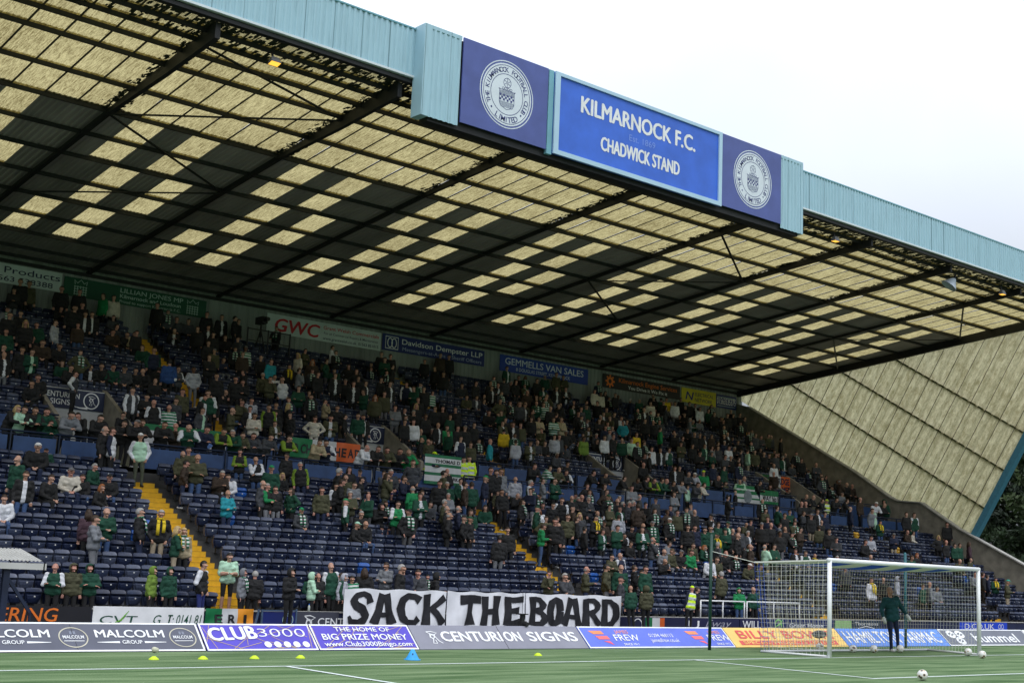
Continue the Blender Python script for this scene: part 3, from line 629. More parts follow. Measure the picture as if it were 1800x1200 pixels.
# ---------------------------------------------------------------- boards on the front wall
YFW = 12.38
def fsign(label, x0, x1, m, h=.42, z0=.05): return board('wall_board', label, 'advertising board', (x0, YFW, z0), Xv, Zv, x1-x0, h, m, .025, 'boards fixed to the front wall')
o, F = fsign('black wall board with big orange capitals at the left end', -20.5, -14.66, C_(28, 28, 34, 'charcoal_board'), .44); F.text('CATERING', 3.65, .06, .33, ORG, w=2.6, shear=.12); F.build('lettering', o)
o, F = fsign('white wall board with green tick and telephone number beside tricolour flag', -14.62, -11.44, mat('white_vinyl'), .47, .04)
DG = C_(30, 80, 62); F.text('CVT', .72, .03, .2, DG, w=1.05, bold=.0, shear=.1); F.strip([(.62, .06), (.78, .12), (.98, .36)], [.02, .05, .015], C_(110, 175, 60), .012); F.text('G  I', 1.95, .02, .24, DG, w=.5, bold=.0, shear=.2); F.text('T: 0141 81', 2.62, .02, .25, DG, w=1.0, bold=.006, shear=.25); F.build('lettering', o)
o, F = fsign('dark slate wall board with white helmet outline left of white banner', -8.5, -7.02, C_(62, 64, 76, 'slate_board'), .40); helmet(F, .45, .05, .3, WHITE); F.text('CENT', 1.2, -.0, .22, WHITE, w=.9); F.build('lettering', o)
o, F = fsign('long navy wall board with white capitals and cursive pale scroll', 4.7, 11.3, C_(24, 28, 66, 'navy_board'), .38); F.text('U', 4.0, -.0, .28, WHITE, w=.6); F.text('Eway', 5.4, .06, .26, C_(150, 150, 165), w=1.5, bold=-.004, shear=.35)
F.ring(1.0, .1, .22, .04, WHITE); F.rect(1.4, 1.75, .02, .36, TG); F.rect(1.75, 2.15, .02, .36, FW_); F.rect(2.15, 2.4, .02, .36, TO); F.build('lettering', o)
o, F = fsign('navy wall board with white capitals next to a green leaf emblem', 11.35, 12.95, C_(24, 28, 66, 'navy_board'), .38); F.text('WILL', .7, .02, .28, WHITE, w=1.1); F.build('lettering', o)
o, F = fsign('navy wall board with green leaf and white words seen through goal net', 13.0, 17.4, C_(24, 40, 92, 'blue_navy_board'), .38); F.ring(.7, .16, .2, .06, C_(130, 200, 110)); F.strip([(.55, .1), (.8, .2), (.95, .36)], [.02, .1, .02], C_(130, 200, 110), .009); F.text('Green Home', 2.5, .05, .18, WHITE, w=2.2); F.build('lettering', o)
o, F = fsign('pale green wall board behind the near goalpost', 17.45, 18.6, C_(150, 190, 130), .36); F.build('lettering', o) if F.mb.f else None
o, F = fsign('slate wall board with white script and a small crest behind goal', 18.65, 20.7, C_(44, 60, 78), .38); F.text('Thorntons', 1.0, .18, .13, WHITE, w=1.7); F.strip([(.4, .05), (1.0, .14), (1.6, .05)], .03, WHITE); F.build('lettering', o)
o, F = fsign('royal blue wall board with white web address at right of goalkeeper', 27.0, 31.2, C_(30, 70, 200), .36); F.text('D.CO.UK', 1.7, .06, .24, WHITE, w=2.6); F.ring(3.5, .18, .1, .03, WHITE); F.ring(3.75, .18, .1, .03, WHITE); F.build('lettering', o)
# ---------------------------------------------------------------- sloping pitch-side boards
V_ = (0, .55, .51); HB = .75
def pboard(label, x0, x1, m, border=None, y=3.6):
    o, F = board('pitch_board', label, 'advertising board', (x0, y, .015), Xv, V_, x1-x0, HB, m, .03, 'sloping boards along the pitch edge', border, .04)
    f = MB()
    for x in (x0+.15, x1-.15): f.bar((x, y+.50, .46), (x, y+.52, .0), .03); f.bar((x, y+.06, .02), (x, y+.52, .02), .03)
    f.build('support', STEEL, o); return o, F
SL = C_(84, 86, 100, 'slate_grey_vinyl'); PUR = C_(78, 66, 178, 'purple_vinyl'); GREY = C_(128, 128, 140, 'mid_grey_vinyl'); FBL = C_(92, 110, 208, 'periwinkle_vinyl'); GLD = C_(176, 150, 120); YLW = C_(240, 200, 110, 'pale_yellow_vinyl'); RDB = C_(222, 84, 78); HBL = C_(84, 132, 214, 'sky_blue_vinyl')
def malc(F, cx):
    F.text('MALCOLM', cx, .36, .19, WHITE, w=1.45, bold=.04); F.text('GROUP', cx, .19, .09, WHITE, w=.42, bold=.02); F.strip([(cx-.72, .235), (cx-.26, .235)], [.012, .05], WHITE); F.strip([(cx+.26, .235), (cx+.72, .235)], [.05, .012], WHITE)
def oval(F, cx):
    F.ring(cx, .36, .28, .022, C_(190, 185, 165), ry=.25); F.text('MALCOLM', cx, .33, .08, WHITE, w=.42, bold=.01); F.rect(cx-.06, cx-.01, .44, .52, C_(120, 125, 140)); F.rect(cx+.01, cx+.06, .44, .52, C_(120, 125, 140)); F.strip([(cx-.2, .27), (cx+.2, .27)], .015, WHITE)
o, F = pboard('long slate grey pitch board with repeated white wordmark and oval badges', -22.4, -15.98, SL, WHITE); malc(F, 2.55); oval(F, 3.73); malc(F, 4.90); oval(F, 6.02); F.strip([(3.75, .04), (3.73, .71)], .008, BLACK, .005); F.build('lettering', o)
def lines(F, w, seed, n=16):
    rng = random.Random(seed)
    for k in range(n):
        a = (rng.random()*w, rng.choice([.05, .70])); c = (min(w-.05, max(.05, a[0]+rng.uniform(-.9, .9))), rng.uniform(.05, .7)); F.strip([a, c], .014, GLD, .005+.0001*k)
o, F = pboard('purple pitch board with gold lines, big white word and four digits', -15.93, -13.28, PUR, WHITE); lines(F, 2.65, 4)
F.text('CLUB', .72, .30, .34, WHITE, w=1.15, bold=.06, rot=.06, d=.010); F.text('3000', 1.9, .38, .23, WHITE, w=1.15, bold=-.012, d=.010)
for k in range(5): F.disc(1.45+.235*k, .16, .085, WHITE, .010, 20)
F.build('lettering', o)
o, F = pboard('purple pitch board with gold lines and three rows of white capitals', -13.25, -10.58, PUR, WHITE); lines(F, 2.65, 9)
F.text('THE HOME OF', 1.35, .54, .12, WHITE, w=1.5, bold=.035, d=.01); F.text('BIG PRIZE MONEY', 1.35, .29, .17, WHITE, w=2.3, bold=.035, d=.01); F.text('www.Club3000Bingo.com', 1.35, .1, .13, WHITE, w=2.35, bold=.03, d=.01); F.build('lettering', o)
o, F = pboard('grey pitch board with white helmet outline and first half of white wordmark', -10.55, -7.88, GREY); helmet(F, .55, .36, .24, WHITE); F.text('CENTURI', 1.72, .24, .30, WHITE, w=1.86, bold=.05); F.build('lettering', o)
o, F = pboard('grey pitch board with second half of white wordmark and no helmet', -7.86, -5.18, GREY); F.text('ON', .32, .24, .30, WHITE, w=.56, bold=.05); F.text('SIGNS', 1.65, .24, .30, WHITE, w=1.66, bold=.05); F.build('lettering', o)
o, F = pboard('long periwinkle blue pitch board with coral flag marks and white name', -5.14, .58, FBL, WHITE)
for cx in (.55, 4.25):
    F.poly([(cx-.25, .60), (cx+.22, .60), (cx+.27, .48), (cx-.12, .48)], C_(245, 140, 90)); F.poly([(cx-.1, .42), (cx+.33, .42), (cx+.38, .30), (cx-.02, .30)], C_(238, 110, 110)); F.poly([(cx+.1, .24), (cx+.33, .24), (cx+.4, .1)], C_(235, 95, 120))
    F.text('JAMES', cx+.95, .51, .11, C_(240, 150, 120), w=.5, bold=.0); F.text('FREW', cx+1.02, .25, .21, WHITE, w=.92, bold=.02); F.text('SINCE 1911', cx+1.05, .09, .07, WHITE, w=.55, bold=.01)
F.text('01294 468113', 2.95, .38, .12, WHITE, w=.95, bold=.0); F.text('jamesfrew.co.uk', 3.0, .2, .13, WHITE, w=1.1, bold=.0); F.build('lettering', o)
o, F = pboard('pale yellow pitch board with big red capitals', .62, 5.95, YLW, None); F.text('BILLY BOWIE', 2.68, .33, .30, RDB, w=4.5, bold=.045); F.rect(.3, 4.9, .08, .25, RDB, .006); F.text('SPECIAL PROJECTS LIMITED', 2.6, .105, .12, YLW, w=4.3, bold=.02, d=.01); F.build('lettering', o)
o, F = pboard('sky blue pitch board with tall white italic capitals inside goal', 5.98, 11.72, HBL); F.text('HAMILTON', 1.62, .14, .48, WHITE, w=2.9, bold=.03, shear=-.1); F.text('TARMAC', 4.35, .14, .48, WHITE, w=2.2, bold=.03, shear=-.1); F.build('lettering', o)
o, F = pboard('slate pitch board with white chevron emblem and rounded wordmark', 11.75, 17.35, C_(96, 100, 112), WHITE)
for cx, cy in ((.6, .52), (1.15, .52), (.9, .22)): F.ring(cx, cy, .2, .1, WHITE, ry=.12); F.strip([(cx-.15, cy-.1), (cx+.15, cy+.1)], .05, WHITE, .008)
F.text('hummel', 3.3, .15, .40, WHITE, w=2.9, bold=.04); F.build('lettering', o)
o, F = pboard('white pitch board with red capitals at right edge', 17.4, 22.5, mat('white_vinyl')); F.text('BARCLAY', 2.2, .2, .4, RDB, w=3.8, bold=.03); F.build('lettering', o)
# gate with round crest
o = empty('wall_gate', (-9.7, 12.25, 0), 'small dark blue gate with a pale round crest beside hooded guard', 'gate')
f = MB(); f.box(.0, 1.1, 0, .03, .05, .44); f.build('panel', NV, o)
f = MB(); f.bar((0, 0, 0), (0, 0, .5), .05); f.bar((1.12, 0, 0), (1.12, 0, .52), .05); f.bar((0, 0, .47), (1.12, 0, .47), .04); f.bar((-.22, .0, 0), (-.1, 0, .5), .05); f.build('frame', mat('slate_blue_metal', (.06, .10, .17), .5, .2), o)
F = Flat((0, -.008, 0), Xv, Zv); F.ring(.85, .22, .17, .02, LG); F.ring(.85, .22, .11, .015, LG, .007); F.build('crest', o)
# ---------------------------------------------------------------- goal
o = empty('goal', (0, 0, 0), 'white football goal with blue and white striped net roof', 'goal')
GWH = mat('goal_white', (.80, .81, .82), .35, .04, 2)
for x in (-.0, 7.32):
    f = MB(); f.tube((x, 0, 0), (x, 0, 2.5), .06, n=14); f.build('post', GWH, o, True)
f = MB(); f.tube((-.06, 0, 2.5), (7.38, 0, 2.5), .06, n=14); f.build('crossbar', GWH, o, True)
f = MB(); f.tube((0, .06, .03), (-.35, 1.95, .03), .03); f.tube((7.32, .06, .03), (7.67, 1.95, .03), .03); f.tube((-.35, 1.95, .03), (7.67, 1.95, .03), .03); f.build('ground_frame', GWH, o, True)
NETW = mat('net_white', (.72, .72, .66), .8, 0); NETB = mat('net_blue', (.03, .12, .60), .8, 0); NETC = mat('net_cream', (.62, .56, .42), .8, 0)
def net(corners, nu, nv, r, mf, sag=0., sagdir=(0, 0, -1)):
    b = MB(); A, B, C2, D = [Vector(c) for c in corners]; sdv = Vector(sagdir)
    def P(s, t): return A*(1-s)*(1-t)+B*s*(1-t)+C2*s*t+D*(1-s)*t + sdv*sag*math.sin(math.pi*s)**.7*math.sin(math.pi*t)
    for i in range(nu+1):
        for k in range(0, nv, 1):
            b.bar(P(i/nu, k/nv), P(i/nu, (k+1)/nv), r, mi=mf(i/nu, (k+.5)/nv))
    for k in range(nv+1):
        for i in range(nu): b.bar(P(i/nu, k/nv), P((i+1)/nu, k/nv), r, mi=mf((i+.5)/nu, k/nv))
    return b
TB = [(0, .05, 2.5), (7.32, .05, 2.5), (7.9, 2.0, 2.38), (-.62, 2.0, 2.38)]
def stripe(s, t): return int(s*9+.2) % 2
net(TB, 128, 34, .036, lambda s, t: 1 if stripe(s, t) else 0, .10).build('net_roof', [NETW, NETB], o)
net([(-.62, 2.0, 2.38), (7.9, 2.0, 2.38), (7.67, 1.95, .05), (-.35, 1.95, .05)], 66, 19, .0065, lambda s, t: 0, .12, (0, 1, 0)).build('net_back', [NETC], o)
net([(0, .05, 2.5), (-.62, 2.0, 2.38), (-.35, 1.95, .05), (0, .05, .05)], 16, 19, .0065, lambda s, t: 1 if s > .86 else 0, .06, (-1, 0, 0)).build('net_side', [NETW, NETB], o)
net([(7.32, .05, 2.5), (7.9, 2.0, 2.38), (7.67, 1.95, .05), (7.32, .05, .05)], 16, 19, .0065, lambda s, t: 0, .06, (1, 0, 0)).build('net_side', [NETW, NETB], o)
PG = mat('dark_green_pole', (.008, .045, .030), .4, .1); PT = mat('teal_green_pole', (.01, .10, .12), .4, .1)
for x, y, h, mm, lab, tx in ((-1.39, 2.87, 3.05, PG, 'tall dark green net pole with white rope left of the goal', -.62), (8.3, 3.11, 2.95, PT, 'teal net pole standing behind the goal near the keeper', 7.9)):
    p = empty('net_pole', (x, y, 0), lab, 'pole'); f = MB(); f.tube((0, 0, 0), (0, 0, h), .045, n=10); f.lathe((0, 0, h), [(.045, 0), (.03, .03), (0, .035)], 10); f.build('pole', mm, p, True)
    f = MB(); f.bar((0, 0, h-.42), (tx-x, 2.0-y, 2.38), .016); f.bar((.01, 0, h-.42), (.03, 0, h-1.15), .014); f.build('rope', NETW, p)
# balls, cones
def ball_build(m, nt, b):
    tc = N(nt, 'ShaderNodeTexCoord'); v = N(nt, 'ShaderNodeTexVoronoi'); v.inputs['Scale'].default_value = 12; nt.links.new(tc.outputs['Object'], v.inputs['Vector'])
    cr = N(nt, 'ShaderNodeValToRGB'); cr.color_ramp.interpolation = 'CONSTANT'; e = cr.color_ramp.elements; e[0].color = (.05, .05, .06, 1); e[1].position = .36; e[1].color = (.74, .73, .70, 1)
    q = cr.color_ramp.elements.new(.29); q.color = (.55, .36, .12, 1)
    nt.links.new(v.outputs['Distance'], cr.inputs['Fac']); nt.links.new(cr.outputs['Color'], b.inputs['Base Color'])
BALL = mat('football_leather', (.7, .7, .7), .35, 0, build=ball_build)
BL = [((3.12, 1.46), 'football beside the near goalpost inside the net, nearest of three in goal'), ((3.9, 1.3), 'middle of three footballs resting inside the goal'), ((5.22, 1.3), "football at the goalkeeper coach's feet"), ((6.62, -.05), 'football just left of the far goalpost'), ((5.75, -1.0), 'football on goal line touching foot of far post'), ((-4.42, -5.52), 'football cut by the bottom edge, nearest the camera'), ((2.73, 2.32), 'football behind the grey microphone at the side net')]
bm_ = bmesh.new(); bmesh.ops.create_uvsphere(bm_, u_segments=24, v_segments=16, radius=.11); bme = bpy.data.meshes.new('football'); bm_.to_mesh(bme); bm_.free(); bme.materials.append(BALL); bme.polygons.foreach_set('use_smooth', [True]*len(bme.polygons))
for i, ((x, y), lab) in enumerate(BL):
    q = bpy.data.objects.new('football', bme); COL.objects.link(q); q.location = (x, y, .112); q.rotation_euler = (i*1.3, i*.7, i*2.1); tag(q, lab, 'ball', 'footballs around the goal')
YC = mat('lime_plastic', (.55, .72, .02), .5, .05); BC = mat('blue_plastic', (.03, .33, .75), .5, .05)
for (x, y), lab in (((-18.01, 1.74), 'lime marker dome by the slate board, leftmost of the marker row'), ((-17.04, 1.7), 'lime marker dome below the right oval badge'), ((-15.95, 1.7), 'lime marker dome below the big white word on purple board'), ((-14.92, 1.7), 'lime marker dome below the four white digits'), ((-8.66, 1.67), 'lime marker dome alone below the grey wordmark board')):
    f = MB(); f.lathe((0, 0, 0), [(.10, 0), (.098, .012), (.07, .035), (.035, .058), (.024, .062), (.02, .05)], 20)
    f.v = [(a*.95, c*.95, z) for a, c, z in f.v]; q = f.build('marker_dome', YC, None, True, (x, y, .003)); tag(q, lab, 'marker cone', 'lime training domes on the grass')
f = MB(); f.lathe((0, 0, 0), [(.17, 0), (.17, .015), (.135, .02), (.12, .05), (.03, .21), (.0, .215)], 20); q = f.build('marker_cone', BC, None, True, (-12.7, 1.0, .003)); tag(q, 'bright blue training cone on the grass', 'marker cone')
f = MB(); f.disc_ = None; f.tube((-.052, -.075, .12), (-.056, -.086, .125), .014, n=10); f.build('hole', BLACK, q)
f = MB(); f.lathe((0, 0, 0), [(.0, 0), (.045, .005), (.055, .13), (.05, .14), (.0, .12)], 14); f.v = [(x, z*1-.06, y+.055) for x, y, z in f.v]; q = f.build('paper_cup', mat('cream_paper', (.55, .55, .42), .8, .1), None, True, (-17.2, 3.35, .003)); tag(q, 'crumpled cream paper cup lying at the foot of slate board', 'cup')
# microphone
p = empty('microphone', (3.3, 2.75, 0), 'grey fluffy microphone on a thin stand behind the side net', 'microphone')
bm_ = bmesh.new(); bmesh.ops.create_icosphere(bm_, subdivisions=4, radius=1)
for v in bm_.verts: k = 1+.10*random.random(); v.co = Vector((v.co.x*.30*k, v.co.y*.11*k, v.co.z*.105*k))
me = bpy.data.meshes.new('windshield'); bm_.to_mesh(me); bm_.free(); me.materials.append(mat('grey_fur', (.10, .11, .13), .95, .4, 30)); q = bpy.data.objects.new('windshield', me); COL.objects.link(q); q.parent = p; q.location = (0, 0, .43)
f = MB(); f.tube((0, 0, .02), (0, 0, .36), .012)
for k in range(3): f.bar((0, 0, .12), (.16*math.cos(k*2.1), .16*math.sin(k*2.1), .01), .012)
f.build('stand', BLACK, p)
# remote camera on top of the grey board
p = empty('remote_camera', (-6.9, 4.25, .0), 'black remote camera on small tripod above grey pitch board', 'camera')
f = MB(); f.box(-.09, .09, -.05, .09, .50, .64); f.tube((.02, -.16, .57), (.02, -.05, .57), .055, n=12); f.build('camera_body', BLACK, p)
f = MB(); f.box(-.13, .13, -.06, .12, .80, .825); f.box(-.05, .05, -.02, .06, .64, .80); f.bar((0, .03, .82), (0, .03, 1.35), .008); f.build('mount', BLACK, p)
f = MB()
for a in (2.5, 4.0, .6): f.bar((0, 0, .52), (.2*math.cos(a), .1*math.sin(a)+.1, .0), .02)
f.build('tripod', BLACK, p)
# white rail in front of seats
p = empty('crush_rail', (9.2, 12.5, .45), 'white tubular handrail on the front wall left of the goal', 'handrail'); f = MB()
for a, c in ((0, 2.55), (2.7, 6.0)):
    f.tube((a, 0, .62), (c, 0, .62), .03, n=8)
    for x in np.linspace(a, c, 3): f.tube((x, 0, 0), (x, 0, .62), .028, n=8)
f.build('rail', GWH, p, True)
# dugout
p = empty('dugout', (-17.2, 9.0, -.24), 'corner of a dugout with pale corrugated roof on dark braced posts', 'dugout')
f = MB(); corr(f, -4.0, -.28, (-.2, 1.86), (1.2, 2.12), (0, 1), .09, .02); f.build('roof', mat('pale_grey_sheet', (.42, .42, .40), .6, .1, 2), p)
f = MB(); f.box(-4.0, -.24, -.25, -.17, 1.68, 1.82); f.box(-.27, -.2, -.25, 1.2, 1.68, 1.82); f.build('gutter', mat('pale_gutter', (.5, .5, .47), .5, .1, 2), p)
DB = mat('dark_blue_steel', (.012, .02, .045), .5, .3, 3)
for nm_, a_, c_, w_ in (('post', (-1.05, -.1, 0), (-1.05, -.1, 1.7), .14), ('post', (-1.3, 1.0, 0), (-1.3, 1.0, 1.9), .1), ('brace', (-.98, -.1, 1.45), (-.42, -.1, .72), .07), ('post', (-.42, -.1, .75), (-.42, -.1, 0), .05)): f = MB(); f.bar(a_, c_, w_); f.build(nm_, DB, p)
f = MB(); f.box(-4, -1.12, .9, .95, .2, 1.7); f.build('rear_panel', BLACK, p)
# roof lamps
def lamp(x, y, z, lit, label):
    p = empty('floodlight', (x, y, z), label, 'floodlight')
    f = MB(); f.v = [(-.17, -.12, 0), (.17, -.12, 0), (.17, .12, 0), (-.17, .12, 0), (-.11, -.07, .2), (.11, -.07, .2), (.11, .07, .2), (-.11, .07, .2)]; f.f = [(0, 1, 5, 4), (1, 2, 6, 5), (2, 3, 7, 6), (3, 0, 4, 7), (4, 5, 6, 7)]; f.m = [0]*5
    f.build('housing', mat('lamp_housing', (.10, .10, .105), .5, .2), p)
    em = bpy.data.materials.get('amber_lamp')
    if not em:
        em = bpy.data.materials.new('amber_lamp'); em.use_nodes = True; bb = em.node_tree.nodes['Principled BSDF']; bb.inputs['Base Color'].default_value = (1, .55, .1, 1); bb.inputs['Emission Color'].default_value = (1, .50, .06, 1); bb.inputs['Emission Strength'].default_value = 1.15
    f = MB(); f.box(-.15, .15, -.10, .10, -.005, .01); f.build('lens', em, p)
    f = MB(); f.bar((0, .05, .15), (.0, .1, .45), .05); f.build('bracket', STEEL, p)
    return p
lamp(-10.9, 11.78, 16.28, 1, 'lit amber floodlight under the roof edge near the left').rotation_euler = (R(-14), 0, 0)
lamp(16.64, 11.8, 16.32, 1, 'small amber floodlight just right of the sign box'); lamp(30.28, 11.75, 16.3, 1, 'lit amber floodlight under the roof edge at far right')
p = empty('hanging_lamp', (26.42, 12.0, 16.5), 'large pale grey cone lamp shade hanging under the roof edge', 'lamp')
f = MB(); f.lathe((0, 0, -.52), [(.40, 0), (.13, .40), (.09, .45), (0, .46)], 18); q = f.build('shade', mat('pale_lamp_shade', (.40, .46, .54), .4, .1, 3), p, True); q.rotation_euler = (R(24), R(28), 0)
f = MB(); f.bar((0, 0, -.1), (0, 0, .15), .06); f.build('bracket', STEEL, p)
# camera gantry at the back wall
p = empty('camera_platform', (1.9, 33.6, 11.3), 'dark tubular camera platform against the back wall', 'platform'); f = MB()
for x in (-1.0, .1, 1.3):
    f.bar((x, 0, 0), (x, 0, 1.35), .05)
f.bar((-1.0, 0, 1.3), (1.3, 0, 1.3), .05); f.bar((-1.0, 0, .75), (1.3, 0, .75), .04); f.bar((-1, 0, .1), (1.3, 0, .1), .08); f.build('railing', BLACK, p)
f = MB(); f.box(-1.05, 1.35, 0, 1.4, 0, .06); f.build('deck', STEEL, p)
p = empty('video_camera', (1.75, 33.9, 12.5), 'black broadcast video camera on platform before red lettered sign', 'video camera'); f = MB(); f.box(-.14, .14, -.35, .35, .45, .78); f.tube((0, -.65, .62), (0, -.35, .62), .1, n=12); f.build('camera_body', BLACK, p); f = MB(); f.tube((0, 0, .45), (0, 0, -.2), .05)
for k in range(3): f.bar((0, 0, .2), (.35*math.cos(k*2.1), .35*math.sin(k*2.1), -1.1), .04)
f.build('tripod', BLACK, p)
# bottle on the wall
p = empty('water_bottle', (-8.0, 12.5, .455), 'small clear water bottle with blue cap on dark wall board', 'bottle'); f = MB(); f.lathe((0, 0, 0), [(0, 0), (.035, 0), (.035, .14), (.015, .18)], 12); f.build('bottle_body', mat('pale_bottle', (.5, .55, .5), .15, .0), p, True); f = MB(); f.lathe((0, 0, .18), [(.018, 0), (.018, .035), (0, .037)], 10); f.build('cap', mat('blue_cap', (.02, .12, .5), .4, 0), p)
# ---------------------------------------------------------------- trees beyond the end wall
LEAF = [mat('conifer_leaf', (.018, .034, .012), .8, .4, 1.0), mat('conifer_leaf_dark', (.009, .018, .008), .8, .4, 1.0), mat('conifer_leaf_light', (.036, .056, .018), .8, .4, 1.0)]
BARK = mat('bark', (.05, .04, .03), .95, .3, 4)
def tree(x, y, h, rad, seed, label, nl=48000):
    rng = np.random.RandomState(seed); p = empty('pine_tree', (x, y, 0), label, 'tree', 'trees beyond the end wall')
    f = MB(); f.tube((0, 0, 0), (0, 0, h*.5), .35, .22, 10); f.tube((0, 0, h*.5), (.2, .1, h*.96), .22, .05, 8)
    V = []; Fc = []; Mi = []
    nb = 130
    for k in range(nb):
        t = .10+.88*(k/nb); a = k*2.4+rng.rand(); L = rad*(1.05-t)**.6*(.65+.5*rng.rand()); z0 = t*h
        tip = Vector((math.cos(a)*L, math.sin(a)*L, z0+L*.1-.05*L*L)); f.tube((0, 0, z0), tip, .07*(1.1-t), .015, 5)
        n = int(nl/nb*(.5+L/rad*.7)); mi = rng.choice([0, 0, 1, 2])
        s = rng.rand(n)**.6; c = np.stack([tip.x*s, tip.y*s, z0+(tip.z-z0)*s], 1)+rng.randn(n, 3)*np.array([.42, .42, .30])*(.4+.8*s[:, None]*.8)
        d1 = rng.randn(n, 3); d1 /= np.linalg.norm(d1, axis=1)[:, None]; d2 = np.cross(d1, rng.randn(n, 3)); d2 /= np.linalg.norm(d2, axis=1)[:, None]; sz = (.11+.19*rng.rand(n))[:, None]
        q = np.stack([c-d1*sz, c+d2*sz*.45, c+d1*sz, c-d2*sz*.45], 1).reshape(-1, 3); o0 = len(V); V += q.tolist(); Fc += [(o0+4*i, o0+4*i+1, o0+4*i+2, o0+4*i+3) for i in range(n)]; Mi += [int(mi)]*n
    f.build('trunk', BARK, p)
    b = MB(); b.v = V; b.f = Fc; b.m = Mi; b.build('crown', LEAF, p)
for i, (x, y, h, r_, lab) in enumerate(((54, 12, 17, 6.2, 'dark bushy conifer nearest the raking blue green post'), (58, 22, 20, 6.5, 'tall dark conifer half hidden by the pale gable sheeting'), (62, 4, 15, 6.0, 'dark conifer at the right edge above the sloping wall'), (72, 14, 21, 7.5, 'taller dark conifer further back between the front two'), (68, 34, 20, 7, 'dark conifer directly behind the translucent gable'), (78, 0, 18, 7.5, 'farthest dark conifer at the right edge'))): tree(x, y, h, r_, 20+i, lab)
# ---------------------------------------------------------------- seats
def seat_parts():
    b = MB()                                   # backrest: lower shell, undercut, rolled lip
    prof = [(.03, .40, .185), (.055, .50, .20), (.058, .62, .208), (.035, .675, .212), (-.01, .69, .213), (.0, .72, .212), (.022, .765, .205), (.045, .795, .185), (.075, .80, .165)]
    nx = 6; rows = []
    for y, z, hw in prof: rows.append([(hw*s, y-.035*s*s, z-.012*abs(s)**3*(1 if z > .74 else 0)) for s in np.linspace(-1, 1, nx+1)])
    back = [[(x, y+.10 if k < 3 or k > 6 else y+.07, z-.012) for x, y, z in r] for k, r in enumerate(rows)]
    n = nx+1; v = [p for r in rows for p in r]+[p for r in back for p in r]; m = len(prof)*n; f = []
    for j in range(len(prof)-1):
        for i in range(nx):
            a = j*n+i; f.append((a, a+1, a+n+1, a+n)); f.append((m+a+n, m+a+n+1, m+a+1, m+a))
    for j in range(len(prof)-1):
        for i in (0, nx): a = j*n+i; f.append((a, a+n, m+a+n, m+a) if i == 0 else (m+a, m+a+n, a+n, a))
    for i in range(nx):
        a = (len(prof)-1)*n+i; f.append((a, a+1, m+a+1, m+a))
    b.add(v, f, 0); b.box(-.06, .06, .06, .16, .22, .46, 1)
    c = MB()                                   # tipped-up pan, seen from below, tapering downwards
    pp = [(-.075, .625, .19, 0), (-.098, .618, .19, 0), (-.10, .60, .186, .0), (-.085, .52, .172, .0), (-.05, .43, .135, .0), (-.01, .385, .10, 0)]
    rows = [[(hw*s, y+.03*s*s, z) for s in np.linspace(-1, 1, 5)] for y, z, hw, _ in pp]; v = [p for r in rows for p in r]; f = []
    for j in range(len(pp)-1):
        for i in range(4): a = j*5+i; f.append((a+5, a+6, a+1, a))
    c.add(v, f, 0)
    v2 = [(x, y+.035, z) for x, y, z in v]; c.add(v2, [tuple(reversed(q)) for q in f], 0)
    cs = np.linspace(0, 2*math.pi, 8, endpoint=False); c.add([(.024*math.cos(t), -.1025, .58+.024*math.sin(t)) for t in cs], [tuple(range(8))], 1)
    return b, c
def seat_mat(name, c, var=.3, rough=.36): return mat(name, c, rough, var, 7, spec=.5)
SM = [seat_mat('navy_seat', (.015, .023, .058)), seat_mat('navy_seat_faded', (.036, .048, .092)), seat_mat('navy_seat_worn', (.062, .075, .122)), seat_mat('navy_seat_new', (.010, .015, .040)), seat_mat('bright_blue_seat', (.015, .085, .34)), seat_mat('yellow_seat', (.55, .30, .02))]
DOT = mat('number_disc', (.5, .5, .5), .4, 0); BRK = mat('seat_bracket', (.03, .03, .035), .5, .2)
sb, sc = seat_parts()
SP = .462
spots = []
def inside(x, y, tier):
    if tier == 'L': return all(abs(x-a) > .60 for a in L_AISLE)
    return all(abs(x-a) > .60 for a in U_AISLE) and all(not (v[0]-.3 < x < v[1]+.3 and y < 27.3) for v in VOM)
rng = random.Random(11)
for tier, y0, t0, d, r, n, ais in (('L', LY0, LT0, LD, LR, LN, L_AISLE), ('U', UY0, UT0, UD, UR, UN, U_AISLE)):
    ed = [a for a in ais if a > -22]; blocks = list(zip([-21.8]+[a+.53 for a in ed], [a-.53 for a in ed]+[38.1]))
    for k in range(n):
        for b0, b1 in blocks:
            m_ = int((b1-b0)/SP)
            for c in range(m_):
                x = b0+(b1-b0-m_*SP)/2+(c+.5)*SP; y = y0+k*d; z = t0+k*r+.10
                if b1-b0 < SP or (tier == 'U' and any(v[0]-.3 < x < v[1]+.3 and y < 27.3 for v in VOM)): continue
                q = rng.random(); mi = 0 if q < .42 else 1 if q < .68 else 2 if q < .80 else 3 if q < .986 else 4
                if tier == 'U' and mi == 4: mi = 3
                if tier == 'L' and x > 18 and rng.random() < .012: mi = 5
                if tier == 'U' and 36.2 < x and rng.random() < .4: mi = 5
                spots.append((x, y-.08, z, mi, tier))
P_ = np.array([(s[0], s[1], s[2]+.6) for s in spots]); d_ = P_-CAM; dep = d_@FW; uu = 900+FOC*(d_@RT)/dep; vv = 600-FOC*(d_@UP)/dep
vis = (uu > 8) & (uu < 1792) & (vv > 0) & (vv < 1064+np.clip((uu-600)*.03, 0, 40))
order = sorted([i for i in range(len(spots)) if vis[i]], key=lambda i: dep[i])
own = set(); 
for i in order:
    if len(own) >= 300: break
    own.add(i)
meshes = []
for mi in range(6):
    mb_ = sb.build('backrest', [SM[mi], BRK]); mc_ = sc.build('seat_pan', [SM[mi], DOT], None); meshes.append((mb_.data, mc_.data)); bpy.data.objects.remove(mb_); bpy.data.objects.remove(mc_)
